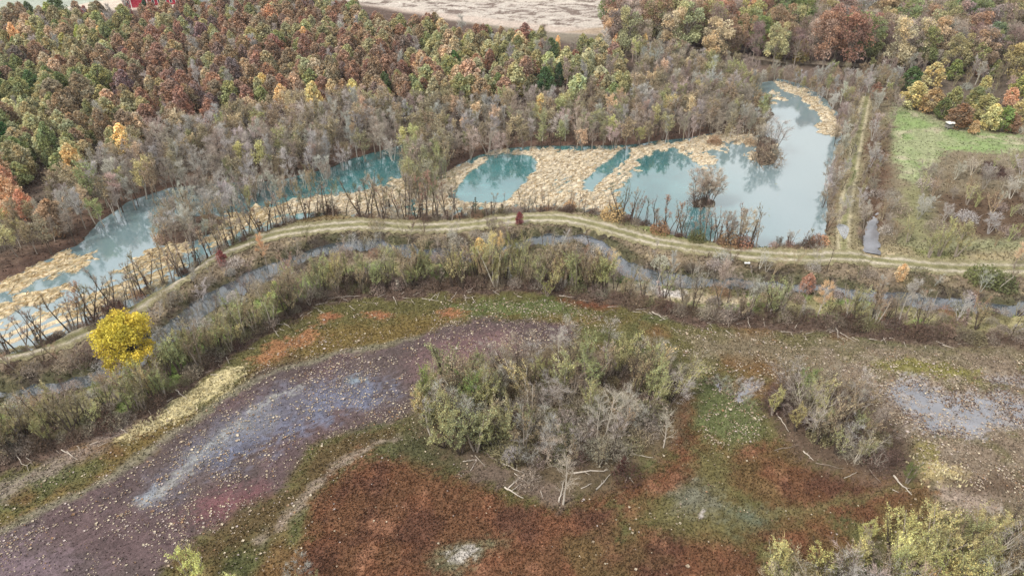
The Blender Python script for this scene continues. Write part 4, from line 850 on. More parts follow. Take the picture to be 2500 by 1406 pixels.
for a, b in scatter([(1690, 95), (1850, 110), (2000, 125), (2150, 125), (2300, 135), (2600, 150), (2600, 215), (2450, 205), (2300, 170), (2180, 185), (2100, 150), (1900, 128), (1700, 112)], 3, 4.6, r):
    base = pick(r, [(GREYB, 4), (GREYT, 3), (WILLOWB, 2), (OLIVEG, .7)]); put('bare' if base is not OLIVEG else 'oak', a, b, r.uniform(4.5, 8), base, r, 'grey trees at the foot of the far forest')
# meadow oaks
GM = 'autumn oaks above the meadow'
for px, py, H, c, w, l in [(2228, 190, 7.5, F(72, 98, 52), 1.15, 'dark green oak leftmost of the back row above the meadow'), (2280, 182, 7.8, F(196, 156, 46), 1.2, 'golden oak in the back row above the meadow'), (2332, 170, 7, F(110, 124, 54), 1, 'green oak at the right of the back row above the meadow'),
        (2236, 230, 8, F(188, 156, 44), 1.3, 'yellow-gold broad oak at the left front above the meadow'), (2280, 243, 7.6, F(170, 128, 62), 1.1, 'orange-olive oak between the yellow-gold and the green one'), (2303, 264, 6.2, F(94, 104, 50), .95, 'small green oak in front of the orange-olive one'),
        (2333, 235, 6.5, F(134, 132, 58), .95, 'olive oak standing alone in the middle of the group'), (2408, 204, 5.5, F(178, 152, 50), .95, 'gold-olive oak rising behind the group at the right'), (2385, 236, 6.6, F(130, 126, 56), 1.05, 'olive green oak left of the yellow one'),
        (2408, 262, 8, F(148, 134, 58), 1.25, 'large olive-gold oak behind the yellow one'), (2348, 282, 7, F(132, 92, 56), 1.35, 'brown oak beside the white-roofed blind'), (2426, 284, 7.6, F(196, 168, 36), .95, 'bright yellow oak in the front row'),
        (2455, 288, 7.2, F(112, 140, 50), .95, 'fresh green oak right of the bright yellow one'), (2474, 300, 5.5, F(140, 94, 52), 1, 'brown-orange small oak at the end of the front row'), (2380, 310, 4, F(190, 138, 54), 1, 'little orange oak alone in front of the group'),
        (2470, 236, 6, F(196, 138, 92), 1, 'peach coloured oak behind the yellow one'), (2496, 268, 7, F(172, 140, 54), 1, 'golden oak at the right border'), (2498, 210, 7.5, F(134, 142, 62), 1.2, 'yellow-green oak at the right border behind the golden'), (2138, 228, 5.6, F(140, 92, 66), .9, 'rusty oak at the end of the farm track'),
        (2400, 165, 6, F(150, 112, 96), 1, 'brown-pink oak at the back of the meadow group')]:
    at_crown(px, py, 'oak', H * .92, c, GM, l, wide=w * 1.25)
# the wide belt of grey trees north of the ponds
BELT = [(-120, 620), (-60, 520), (60, 520), (110, 460), (170, 440), (230, 400), (330, 352), (430, 312), (560, 290), (660, 268), (820, 252), (1000, 250), (1180, 245), (1280, 230), (1400, 238), (1540, 240), (1560, 180), (1540, 120), (1600, 100), (1700, 132),
        (1850, 180), (1880, 185), (1800, 200), (1720, 225), (1680, 262), (1700, 305), (1620, 318), (1500, 325), (1300, 328), (1220, 338), (1130, 360), (1060, 395), (985, 345), (860, 360), (780, 392), (690, 418), (570, 425), (420, 430), (330, 458), (250, 500), (200, 540), (100, 575), (0, 630)]
r = random.Random(22)
for a, b in scatter(BELT, 4.5, 3.2, r):
    px, py = proj(a, b, 4.5); edge = py > 300 and px > 1000
    if px < 200: tab = [(GREYB, 3), (WILLOWB, 2), (GREYT, 2), (BROWN, .8), (OLIVEB, .5)]
    elif px < 900: tab = [(GREYT, 3.4), (GREYB, 3.4), (WILLOWB, 2), (WILLOW, .6), (PINKB, .6)]
    else: tab = [(GREYB, 3.6), (WILLOWB, 2.6), (GREYT, 1.8), (WILLOW, 1), (PINKB, .8)]
    base = pick(r, tab + [(TANB, .7), (WILLOWY, .35)]); kind = 'oliveb' if base in (WILLOW, WILLOWB, OLIVEB, TANB, WILLOWY) else ('oak' if base is BROWN else ('bare' if r.random() < .75 else 'barefan'))
    put(kind, a, b, r.uniform(6.5, 9.8) * (.85 if px > 1000 else 1) * (.8 if px < 150 else 1), base, r, 'grey woodland trees along the north shore', wide=r.uniform(.85, 1.25), bark=pick(r, [(BK_D, 2), (BK_M, 2), (BK_L, 1)]))
# more grey trees: behind the north pool, between pond and farm track
for poly, sp, hh, g in [([(1700, 122), (1860, 170), (1960, 178), (2100, 178), (2190, 185), (2180, 225), (2110, 225), (2085, 250), (2040, 255), (1990, 222), (1930, 190), (1860, 185), (1760, 160)], 3.2, (4.5, 7), 'grey trees north of the farm track'),
                        ([(2045, 275), (2095, 255), (2085, 330), (2060, 420), (2045, 480), (2020, 470), (2020, 400), (2045, 340)], 2.7, (4, 6.5), 'trees between the long open water and the farm track'),
                        ([(1700, 225), (1800, 190), (1870, 190), (1850, 230), (1770, 265), (1760, 305), (1700, 300)], 3.0, (5.5, 7.5), 'flooded trees by the north pool'),
                        ([(1690, 300), (1750, 240), (1800, 225), (1850, 240), (1880, 265), (1860, 310), (1840, 330), (1750, 325)], 2.9, (5, 7.5), 'flooded trees by the north pool'),
                        ([(2085, 255), (2098, 300), (2085, 420), (2060, 540), (2045, 560), (2052, 480), (2070, 380), (2078, 300)], 2.6, (3, 5.5), 'trees between the long open water and the farm track'),
                        ([(2112, 400), (2130, 330), (2150, 330), (2150, 420), (2135, 520), (2110, 540), (2100, 500)], 2.8, (2.5, 5), 'trees along the ditch'),
                        ([(2130, 215), (2200, 215), (2190, 260), (2170, 330), (2150, 430), (2120, 420), (2125, 300)], 3.4, (3, 6), 'trees along the ditch'),
                        ([(2120, 150), (2220, 165), (2200, 230), (2130, 215)], 3.4, (4, 6), 'grey trees north of the farm track')]:
    for a, b in scatter(poly, 3, sp, r):
        base = pick(r, [(GREYB, 4), (GREYT, 2), (WILLOWB, 3), (BROWN, .7), (WILLOW, .8)]); kind = 'oliveb' if base in (WILLOW, WILLOWB) else ('bush' if base is BROWN else ('bare' if r.random() < .5 else 'barefan'))
        put(kind, a, b, r.uniform(*hh) * (.4 if kind == 'bush' else 1), base, r, g, bark=pick(r, [(BK_D, 2), (BK_M, 2), (BK_L, 1)]))
# scrub right of the ditch
for poly, sp, g in [([(2260, 410), (2360, 380), (2550, 380), (2550, 520), (2400, 500), (2300, 470), (2240, 450)], 4.0, 'scrub trees in the rough ground'), ([(2190, 490), (2280, 480), (2400, 520), (2550, 560), (2550, 600), (2400, 590), (2260, 560), (2180, 560)], 4.6, 'scrub trees in the rough ground'),
                    ([(2150, 440), (2200, 440), (2190, 600), (2150, 590)], 3.4, 'trees along the ditch'), ([(2400, 215), (2300, 200), (2200, 180), (2550, 180), (2550, 330), (2480, 330)], 5.5, 'grey brush between the meadow oaks')]:
    for a, b in scatter(poly, 2.5, sp, r):
        base = pick(r, [(GREYB, 4), (GREYT, 2), (WILLOWB, 3), (WILLOW, 1.2), (PINKB, 1)]); kind = 'thin' if base in (WILLOW, WILLOWB) else ('barefan' if r.random() < .6 else 'shrub')
        put(kind, a, b, r.uniform(2.8, 5) if kind != 'shrub' else r.uniform(1.4, 2.6), base, r, g, bark=pick(r, [(BK_D, 2), (BK_M, 2)]), wide=1.2)
for px, py, k, H, c, l in [(2290, 630, 'willow', 7.5, F(156, 152, 84), 'yellow-olive willow clump near the road at the right'), (2265, 632, 'willow', 6.5, F(144, 140, 88), 'olive willow left in the clump near the road at the right'), (2330, 630, 'willow', 7.5, F(150, 140, 84), 'leaning olive willow right in the clump near the road'),
        (2215, 590, 'thin', 5, F(150, 140, 92), 'pale willow between the ditch and the willow clump'), (2160, 570, 'barefan', 4.8, GREYB, 'grey leaning bush right of the ditch pool'), (2110, 560, 'barefan', 6, F(150, 134, 124), 'tall pinkish grey tree between puddle and ditch pool'), (2095, 590, 'barefan', 2.4, F(140, 112, 92), 'small brown bush beside the puddle'),
        (2470, 660, 'bare', 5.5, F(196, 160, 124), 'peach-tinged bare tree at the right border by the road'), (2490, 640, 'bare', 6, GREYT, 'pale grey bare tree at the right border by the road'), (2360, 500, 'thin', 5, F(160, 156, 90), 'yellow-olive willow above the rough ground'), (2250, 470, 'thin', 5, F(160, 158, 96), 'pale olive willow beside the meadow tongue')]:
    at_base(px, py, k, H, c, 'willows and bare trees by the road at the right', l)
# little bare trees on the meadow rim
for px in (2295, 2308, 2360, 2372, 2395, 2440, 2462, 2485):
    a, b = P(px, 395 + (px % 7) * 2, .5); put('pole', a, b, r.uniform(2.8, 4), GREYB, r, 'thin bare trees on the meadow rim', bark=BK_D)
# islets and points in the pond
for px, py, k, H, c, l in [(1852, 380, 'barefan', 8.5, GREYB, 'grey-brown fan shaped tree on the wooded islet'), (1872, 395, 'shrub', 4.2, F(124, 104, 84), 'dense brown rounded bush on the wooded islet'), (1885, 372, 'barefan', 8.5, GREYT, 'pale grey leaning tree right on the wooded islet'),
        (1850, 352, 'bare', 7, F(146, 132, 104), 'tall olive-grey tree at the back of the wooded islet'), (1868, 330, 'barefan', 6.5, GREYT, 'pale bare tree behind the wooded islet'), (1892, 395, 'barefan', 4.6, F(136, 130, 116), 'low grey tree overhanging the water on the islet right side'),
        (1712, 500, 'barefan', 9.5, F(150, 134, 118), 'brown-grey fan shaped bush on its tiny islet'), (1722, 497, 'barefan', 8, F(150, 126, 108), 'smaller brown fan bush on the tiny islet'), (1698, 500, 'barefan', 8.5, F(146, 126, 110), 'left brown-grey fan bush on the tiny islet'), (1732, 500, 'barefan', 7.5, F(156, 136, 120), 'right paler fan bush on the tiny islet'), (1706, 495, 'shrub', 2.6, DARKV, 'dark tangled bush at the foot of the fan shaped bush'),
        (1840, 330, 'barefan', 5.5, F(120, 104, 88), 'brown tree at the narrow point behind the islet'), (1820, 325, 'barefan', 5, GREYB, 'grey-brown tree left of the narrow point')]:
    at_base(px, py, k, H, c, 'trees on the pond islets', l, bark=BK_D, wide=1.15)
for a, b in scatter([(985, 440), (990, 380), (1030, 370), (1090, 380), (1095, 420), (1060, 460), (1020, 500), (990, 490)], 1.0, 2.0, r):
    base = pick(r, [(WILLOW, 2), (F(136, 140, 104), 2), (WILLOWB, 2), (GREYB, 1)]); put('thin' if r.random() < .6 else 'oliveb', a, b, r.uniform(5.5, 8.5), base, r, 'trees of the thicket on the point', hue='dull olive', bark=BK_M)
for poly in ([(370, 600), (400, 540), (440, 480), (560, 462), (620, 470), (690, 460), (720, 455), (660, 480), (600, 500), (560, 540), (470, 600), (400, 612)], [(560, 470), (700, 448), (790, 430), (810, 450), (700, 478), (600, 500)]):
    for a, b in scatter(poly, .6, 2.7, r):
        base = pick(r, [(GREYT, 4), (GREYB, 3), (WILLOWB, 2), (WILLOW, .8)]); put('thin' if base in (WILLOW, WILLOWB) else 'barefan', a, b, r.uniform(4.5, 7), base, r, 'trees standing in the flooded thicket', bark=pick(r, [(BK_D, 1), (BK_M, 2)]))
at_base(905, 470, 'barefan', 4.2, GREYT, 'islet trees', 'pale bare bush standing in the shallow water of the turquoise inlet'); at_base(820, 470, 'thin', 3.6, F(120, 124, 60), 'islet trees', 'olive green bush standing in the turquoise inlet')
# the row of saplings between pond and road
ROW = [(-60, 890), (0, 868), (90, 850), (180, 805), (250, 768), (330, 728), (420, 685), (500, 632), (600, 585), (700, 547), (780, 530), (830, 527), (868, 528), (1000, 540), (1130, 543), (1200, 526), (1300, 519), (1420, 519), (1480, 528), (1560, 553), (1650, 575), (1750, 594), (1830, 608), (1900, 608), (2000, 605)]
rw = resample(PP(ROW, .3), .55); r = random.Random(23)
GR = 'saplings in the row between the ponds and the dirt road'
for q in rw:
    px, py = proj(q[0], q[1], .5)
    if px > 2000: continue
    gap = 832 < px < 866 or 1850 < px < 1885 or 1100 < px < 1112
    if gap: continue
    dens, hh = (.8, (5, 9)) if px < 460 else (.95, (4.8, 8.2)) if px < 832 else (1, (6, 9.6)) if px < 1130 else (.65, (2.2, 5)) if px < 1500 else (.8, (4.2, 8)) if px < 1850 else (.4, (2.5, 3.6))
    if r.random() < dens:
        base = pick(r, [(GREYB, 3), (BROWN, 1.5), (F(120, 110, 70), 1.4), (RUSTB, .6)]); k = 'polel' if r.random() < .22 else 'pole'
        put(k, q[0] + r.gauss(0, .7), q[1] + r.gauss(0, .6), r.uniform(*hh), base, r, GR, hue='olive', bark=pick(r, [(BK_D, 3), (BK_M, 1)]))
    if r.random() < (.7 if px < 860 or px > 1500 else .75):
        base = pick(r, [(DARKV, 3), (GREYB, 2), (RUSTB, .8), (F(96, 92, 60), 1)]); put('shrub' if r.random() < .7 else 'bush', q[0] + r.gauss(0, .6), q[1] + r.gauss(0, .5), r.uniform(.7, 1.6), base, r, 'bushes at the foot of the sapling row', hue='dull green', bark=BK_D)
    if r.random() < .14:
        put('snag', q[0] + r.gauss(0, .6), q[1] + r.gauss(0, .5), r.uniform(1.8, 3.4), DARKV, r, 'vine-wrapped stems in the sapling row', bark=BK_D)
for px, py, k, H, c, l in [(1497, 535, 'bush', 3.2, F(196, 146, 52), 'golden leafy bush at the west corner of the wide pond'), (1610, 570, 'bush', 2.4, F(160, 108, 58), 'orange-brown bush in the row by the wide pond'), (1780, 600, 'bush', 2.8, F(150, 104, 50), 'orange-olive bush by the wide pond'), (1812, 603, 'bush', 2.6, F(156, 96, 60), 'rusty orange bush right of the orange-olive one'),
        (1700, 590, 'bush', 2.2, F(90, 96, 50), 'dull green bush under the saplings by the wide pond'), (1800, 606, 'barefan', 8.2, F(158, 140, 116), 'large tan bare tree leaning over the wide pond'), (1770, 602, 'barefan', 6.8, GREYB, 'grey-brown bare tree beside the large tan one'), (1830, 608, 'pole', 4.8, GREYT, 'slanting pale sapling right of the large tan tree'),
        (1930, 606, 'barefan', 3.6, GREYT, 'pale grey bare bush at the south end of the long open water'), (1897, 608, 'barefan', 2.6, F(96, 92, 84), 'small dark grey bush left of the pale grey one at the water end'), (2000, 596, 'bush', 2.4, F(190, 122, 70), 'orange bush at the pond corner by the puddle'),
        (1985, 604, 'shrub', 2.6, DARKV, 'dark brown bush at the pond corner'), (2020, 560, 'barefan', 5.5, GREYB, 'grey-brown tree on the bank left of the puddle'), (2010, 500, 'barefan', 5.5, F(132, 118, 100), 'grey-olive tree overhanging the long open water'), (1392, 500, 'bush', 1.8, F(184, 128, 60), 'small orange bush at the straw mats edge'),
        (950, 500, 'snag', 3.0, F(66, 50, 44), 'black-brown ball of vines in the sapling row'), (795, 520, 'shrub', 2.6, DARKV, 'large dark tangle at the end of the western sapling row'), (815, 522, 'shrub', 2.2, DARKV, 'second dark tangle at the end of the western sapling row'), (1162, 530, 'fir', 4.2, F(70, 80, 66), 'small dark fir standing in the sapling row'),
        (275, 775, 'shrub', 3.0, F(92, 62, 56), 'dark reddish brown tangle at the sapling row by the western water'), (300, 765, 'snag', 3.4, F(92, 62, 56), 'reddish brown vine-wrapped stem by the western water'), (235, 800, 'shrub', 2, DARKV, 'low dark tangle left of the reddish brown one')]:
    at_base(px, py, k, H, c, 'distinct bushes along the pond dike', l, bark=BK_D)
# single trees around road and canal
for px, py, k, H, c, w, l in [(650, 642, 'bare', 6.4, F(206, 140, 78), 1.15, 'orange-topped spreading tree beside the dirt road'), (546, 652, 'oak', 3.2, F(142, 62, 60), 1, 'small dark red tree at the road edge'), (1268, 552, 'oak', 2.8, F(140, 46, 50), 1, 'crimson sapling in front of the road bend'),
        (1172, 660, 'oak', 6.4, F(200, 160, 58), .85, 'golden tree at the left of the pair above the canal'), (1200, 650, 'bare', 7.0, F(206, 176, 96), 1, 'pale gold half-bare tree above the canal'), (1255, 660, 'willow', 7.4, F(124, 128, 58), .8, 'olive green willow right of the pale gold tree'), (1225, 655, 'bare', 6.6, F(208, 168, 84), .9, 'thin gold-topped tree between the pale gold tree and the willow'),
        (1475, 690, 'barefan', 6.4, F(196, 166, 108), 1.1, 'round bare tree with a yellow rim by the canal bend'), (1755, 740, 'bare', 8.6, F(160, 142, 130), 1.0, 'tall pinkish bare tree right of the canal bend'), (1640, 680, 'bare', 6, GREYT, 1, 'pale bare tree standing at the canal bank'), (1968, 712, 'oak', 3.9, F(166, 112, 84), 1.1, 'orange bush-like tree by the canal'),
        (1996, 775, 'bare', 6.6, F(190, 142, 84), 1.2, 'orange-leaved tree with white limbs on the second levee'), (2195, 690, 'oak', 3.6, F(196, 156, 104), 1, 'peach-orange tree just below the road at the right'), (685, 760, 'oak', 5.5, F(160, 156, 50), .85, 'yellow-green tree in the levee row'),
        (2130, 745, 'bare', 5.5, GREYT, 1, 'pale grey bare tree at the canal bend'), (2210, 780, 'bare', 7.5, GREYT, 1, 'tall pale bare tree over the eastern canal'), (480, 710, 'bare', 4.6, GREYT, .8, 'pale bare tree at the road edge below the bend'), (2240, 690, 'shrub', 2.6, F(90, 86, 60), 1.2, 'dark green-brown bush below the road at the right'),
        (2400, 690, 'bush', 3.0, F(98, 108, 58), 1.3, 'large dull green bush below the road at the right border'), (2440, 700, 'bush', 2.6, F(88, 96, 60), 1.3, 'second dull green bush near the right border'), (215, 880, 'shrub', 3.0, F(104, 84, 80), 1, 'purplish brown bush left of the big yellow tree'), (1520, 690, 'bush', 1.1, F(60, 140, 60), .8, 'bright green little plant at the canal bank'),
        (1335, 720, 'willow', 3.0, F(140, 146, 66), 1, 'small yellow-green willow at the marsh edge'), (1225, 590, 'barefan', 4.5, F(128, 108, 96), 1, 'brown bare tree at the road bend'), (1200, 580, 'barefan', 4.5, F(120, 104, 94), 1, 'dark brown bare tree left of the road bend'), (2118, 680, 'shrub', 2.2, GREYB, 1, 'rounded grey bush on the canal spit')]:
    at_base(px, py, k, H, c, 'distinct trees between the road and the second levee', l, wide=w, bark=BK_L if 'white' in l else BK_M)
# canal banks
r = random.Random(24); cl = resample(cn, 1.0)
tt = np.gradient(cl, axis=0); tt /= np.linalg.norm(tt, axis=1)[:, None]
for q, t in zip(cl, tt):
    px, py = proj(q[0], q[1], 0)
    for side, dens in ((1, .5), (-1, .85)):
        if px < 760: dens *= 1.4
        if 1300 < px < 1560 and side == 1: continue
        if 800 < px < 880 and side == 1: continue
        if r.random() < dens:
            off = r.uniform(1.4, 5.4); a, b = q[0] - t[1] * side * off, q[1] + t[0] * side * off
            if not all((a - n_[0]) ** 2 + (b - n_[1]) ** 2 > n_[2] ** 2 for n_ in NOTE): continue
            gr = 850 < px < 1200
            base = pick(r, [(GREYT, 4 if gr else 2), (GREYB, 3), (F(108, 100, 66), 1.5), (DARKV, 1), (WILLOWB, 1.5), (RUSTB, .4)]); kind = pick(r, [('shrub', 3), ('nfan', 3.6), ('pole', 1.6), ('bush', .6)])
            put(kind, a, b, {'shrub': r.uniform(1, 2.2), 'bush': r.uniform(1, 2), 'nfan': r.uniform(2.4, 4.8), 'pole': r.uniform(3, 5.5)}[kind], base, r, 'shrubs and small trees along the canal', hue='dull olive', bark=pick(r, [(BK_D, 1), (BK_M, 2), (BK_L, .6)]), wide=1.1)
# second levee: the long ragged tree line above the marsh
r = random.Random(25); sf = resample(PP(SFOOT), .8); tt = np.gradient(sf, axis=0); tt /= np.linalg.norm(tt, axis=1)[:, None]
GL = 'trees of the long row above the marsh'
for q, t in zip(sf, tt):
    px, py = proj(q[0], q[1], 0)
    if not -250 < px < 2700: continue
    nrm = np.array([-t[1], t[0]])
    for rowi in range(3):
        dens = (.46, .38, .24)[rowi] * (1 if px < 2250 else .55)
        if 1480 < px < 1850: dens *= .6
        if r.random() < dens:
            off = .5 + rowi * 1.4 + r.uniform(-.5, .9); a, b = q + nrm * off
            if not all((a - n_[0]) ** 2 + (b - n_[1]) ** 2 > n_[2] ** 2 for n_ in NOTE): continue
            if px < 700: tab = [(WILLOW, 3.6), (WILLOWY, 1.2), (WILLOWB, 2.5), (GREYB, 1.6)]
            elif px < 1500: tab = [(WILLOW, 2.6), (WILLOWB, 3), (GREYB, 2), (WILLOWY, .8), (GREYT, .8)]
            else: tab = [(GREYB, 3.4), (WILLOWB, 2.4), (GREYT, 1.4), (WILLOW, .8), (RUSTB, .4)]
            base = pick(r, tab); kind = ('willow' if r.random() < .6 else 'thin') if base in (WILLOW, WILLOWY, WILLOWB) else pick(r, [('nfan', 1.6), ('pole', 3), ('snag', 1.6), ('nbare', .6)])
            hh = {'willow': (4.8, 7.8), 'thin': (4.6, 7.6), 'nfan': (4, 6.6), 'pole': (4, 7.2), 'snag': (2, 4.2), 'nbare': (5.5, 8)}[kind]
            sc_ = 1.08 if 900 < px < 1500 else .92
            put(kind, a, b, r.uniform(*hh) * sc_, base, r, GL, bark=pick(r, [(BK_D, 5), (BK_M, 1), (BK_L, .4)]))
    for _u in range(2):
        if r.random() < (.2 if _u == 0 else .72): continue
        a, b = q + nrm * (r.uniform(.0, 1.2) if _u == 0 else r.uniform(1.0, 4.2)); base = pick(r, [(DARKV, 3), (F(118, 98, 84), 3), (F(112, 106, 70), 1.5), (GREYB, 2)]); put('shrub' if r.random() < .8 else 'bush', a, b, r.uniform(.8, 2.0), base, r, 'dark undergrowth bushes at the marsh edge', hue='brown', bark=BK_D, wide=1.15)
# islands of willows in the marsh
r = random.Random(26)
def island(poly, sp, tab, hh, g, edge_lean=None, z=.5):
    pts = scatter(poly, z, sp, r); c = np.mean(PP(poly, z), 0)
    for a, b in pts:
        base, kind = pick(r, tab); H = r.uniform(*hh) * (.4 if kind in ('shrub', 'bush') else 1)
        d = np.array([a - c[0], b - c[1]]); lean = d / (np.linalg.norm(d) + 1e-6) * min(.32, np.linalg.norm(d) / 40)
        put(kind, a, b, H, base, r, g, bark=pick(r, [(BK_D, 4), (BK_M, 2), (BK_L, 1.2)]), lean=tuple(lean), wide=1.1)
GI = 'willows of the large marsh island'
island([(1040, 1060), (1030, 1000), (1090, 950), (1180, 930), (1210, 1000), (1190, 1100), (1130, 1120), (1080, 1100)], 1.9, [((WILLOW, 'willow'), 5), ((WILLOWY, 'willow'), 1), ((WILLOWB, 'thin'), 2), ((GREYT, 'nfan'), 1)], (5.5, 7.8), GI)
island([(1190, 930), (1330, 890), (1480, 880), (1640, 900), (1680, 960), (1640, 1010), (1480, 960), (1330, 960), (1220, 990)], 2.4, [((WILLOW, 'willow'), 3), ((WILLOWY, 'thin'), 1.4), ((WILLOWB, 'thin'), 2.6), ((GREYT, 'nbare'), 2.6), ((GREYB, 'nfan'), 2), ((F(190, 150, 84), 'thin'), .6)], (5, 7.8), GI)
island([(1080, 1050), (1110, 960), (1300, 900), (1640, 910), (1650, 970), (1540, 1110), (1380, 1160), (1220, 1110)], 2.3, [((GREYB, 'shrub'), 4), ((F(112, 104, 70), 'bush'), 2.5), ((DARKV, 'shrub'), 2), ((WILLOWB, 'shrub'), 2)], (3, 6), 'undergrowth of the large marsh island')
island([(1200, 1010), (1330, 970), (1480, 980), (1640, 1030), (1550, 1110), (1450, 1150), (1360, 1170), (1280, 1150), (1180, 1110)], 2.4, [((WILLOWB, 'thin'), 2), ((GREYT, 'nfan'), 3), ((TANB, 'nfan'), 1), ((GREYT, 'nbare'), 1.5), ((GREYB, 'shrub'), 2.4), ((WILLOW, 'willow'), 1.1), ((F(108, 100, 62), 'bush'), 1)], (4, 7), GI)
for px, py, k, H, c, l, bk in [(1375, 1228, 'nbare', 8.0, WHITEB, 'tall whitish bare tree at the south tip of the large island', BK_L), (1525, 1060, 'nbare', 8.4, WHITEB, 'slender tree with white upper trunk in the right of the large island', BK_L), (1620, 1090, 'nbare', 6.5, WHITEB, 'whitish tree leaning right out of the large island', BK_L),
        (1515, 1155, 'snag', 3.6, F(80, 52, 46), 'dark brown root clump at the right foot of the large island', BK_D), (1530, 1165, 'shrub', 2.4, F(84, 56, 48), 'dark tangled bush below the dark root clump', BK_D), (1290, 1175, 'shrub', 2.0, GREYB, 'grey tangled bush above the crossed white logs', BK_M), (1150, 1010, 'willow', 7.6, F(104, 128, 56), 'green topped willow in the left of the large island', BK_D),
        (1040, 990, 'willow', 6.4, F(118, 136, 58), 'bright olive willow leaning out at the left tip of the large island', BK_D), (1480, 1060, 'nbare', 8.0, WHITEB, 'pale forked tree left of the slender white tree', BK_L), (1330, 1130, 'nfan', 6, F(186, 160, 140), 'pinkish pale bare tree in the middle front of the large island', BK_M)]:
    at_base(px, py, k, H, c, GI, l, bark=bk)
GE = 'willows of the smaller marsh island'
island([(1890, 985), (2000, 960), (2120, 1040), (2190, 1130), (2100, 1130), (2000, 1090), (1930, 1040)], 2.2, [((GREYB, 'shrub'), 3), ((DARKV, 'shrub'), 3), ((F(112, 104, 70), 'bush'), 1.5)], (3, 5.5), 'undergrowth of the smaller marsh island')
island([(1880, 985), (1900, 945), (2000, 950), (2080, 985), (2170, 1080), (2200, 1140), (2100, 1140), (2000, 1100), (1920, 1040)], 1.8, [((WILLOW, 'thin'), 1.8), ((WILLOWB, 'thin'), 2.6), ((GREYB, 'nfan'), 3), ((DARKV, 'shrub'), 2.4), ((GREYT, 'nfan'), 1.4), ((WILLOWY, 'willow'), .8)], (4, 6.8), GE)
for px, py, k, H, c, l in [(1885, 1010, 'willow', 4.6, F(176, 160, 60), 'yellow willow at the left end of the smaller island'), (2215, 1175, 'willow', 4.2, F(92, 106, 46), 'dark green willow at the lower right end of the smaller island'), (1965, 960, 'willow', 5.2, F(110, 134, 66), 'green willow at the back of the smaller island'), (2085, 985, 'nbare', 6.6, GREYT, 'tall thin grey tree at the back right of the smaller island')]:
    at_base(px, py, k, H, c, GE, l)
GB = 'willows in the bottom right corner'
island([(1840, 1500), (1900, 1430), (2000, 1400), (2100, 1360), (2250, 1340), (2400, 1330), (2560, 1290), (2700, 1500), (2400, 1620), (1900, 1640)], 2.1, [((WILLOWY, 'willow'), 2.2), ((WILLOW, 'willow'), 3.6), ((F(162, 162, 84), 'thin'), 2), ((PINKB, 'nfan'), 1.6), ((GREYT, 'nfan'), 1.6), ((WILLOWB, 'thin'), 1.5)], (4.6, 7), GB)
for px, py, k, H, c, l in [(2185, 1385, 'willow', 5.6, F(212, 196, 50), 'bright yellow slender willow in the bottom right'), (2290, 1440, 'bush', 2.6, F(220, 160, 56), 'orange-yellow bush at the bottom border'), (2230, 1440, 'bush', 1.8, F(160, 180, 50), 'lime green bush at the bottom border'), (2100, 1330, 'willow', 4.6, F(160, 164, 84), 'soft yellow-green willow leftmost in the bottom right group'),
        (1820, 1450, 'nfan', 4.4, F(200, 170, 150), 'pale pinkish bare shrub at the bottom border'), (2420, 1330, 'thin', 5.4, F(166, 166, 96), 'pale willow with white stems near the right border'), (1930, 1390, 'thin', 3.6, F(164, 150, 100), 'tan-olive thin willow in the bottom right')]:
    at_base(px, py, k, H, c, GB, l)
GC = 'willows at the bottom left of the middle'
island([(440, 1480), (480, 1440), (600, 1450), (740, 1425), (800, 1480), (700, 1560), (460, 1560)], 1.9, [((WILLOWY, 'willow'), 3), ((WILLOW, 'willow'), 3), ((GREYT, 'nfan'), 2)], (3.2, 4.8), GC)
at_base(480, 1425, 'willow', 6.2, F(176, 188, 90), GC, 'lime yellow willow at the bottom border left of the middle'); at_base(600, 1470, 'willow', 5.5, F(186, 182, 70), GC, 'yellow willow right of the lime one at the bottom border')

# ---------------------------------------------------------------- turn the plan into objects, at most 300 of a name one by one
from collections import defaultdict
import mathutils
byname = defaultdict(list)
for d in PLACED: byname[d['name']].append(d)
rest = []; chosen = []
for n_, lst in byname.items():
    for d in lst:
        px, py = proj(d['x'], d['y'], d['z'] + d['H'] * .5); dist = math.hypot(d['x'], d['y']); d['px'] = px; d['py'] = py; d['dist'] = dist
        d['out'] = px < -60 or px > 2560 or py < -60 or py > 1480
        d['size'] = d['H'] / dist * (0 if d['out'] else 1) + (10 if d['keep'] else 0)
    lst.sort(key=lambda d: -d['size']); chosen += lst[:CAP]; rest += lst[CAP:]
def tidy(l):
    for a_, b_ in (('a few steps ', ''), ('rounded leafy ', 'rounded '), ('in front of', 'before'), ('small ', ''), ('bare sapling', 'sapling'), ('many-stemmed ', ''), ('the bright', 'bright'), ('just ', ''), ('broad ', ''), ('narrow ', ''), ('lighter ', ''), ('darker ', '')):
        if len(l.split()) <= 13: break
        l = l.replace(a_, b_, 1)
    return l
chosen.sort(key=lambda d: (d['group'], d['px'])); lab = defaultdict(list)
for d in chosen:
    base_l = d['label'] or (d['desc'] + ' ' + where(d['x'], d['y'])); lab[(tidy(base_l))].append(d)
NUMW = ['', '', 'two', 'three', 'four', 'five', 'six']; ORD = ['leftmost', 'second from left', 'third from left', 'fourth from left', 'fifth from left', 'rightmost']
PX_ = np.array([(d['x'], d['y']) for d in chosen]); ix_ = {id(d): i for i, d in enumerate(chosen)}
lab2 = defaultdict(list)
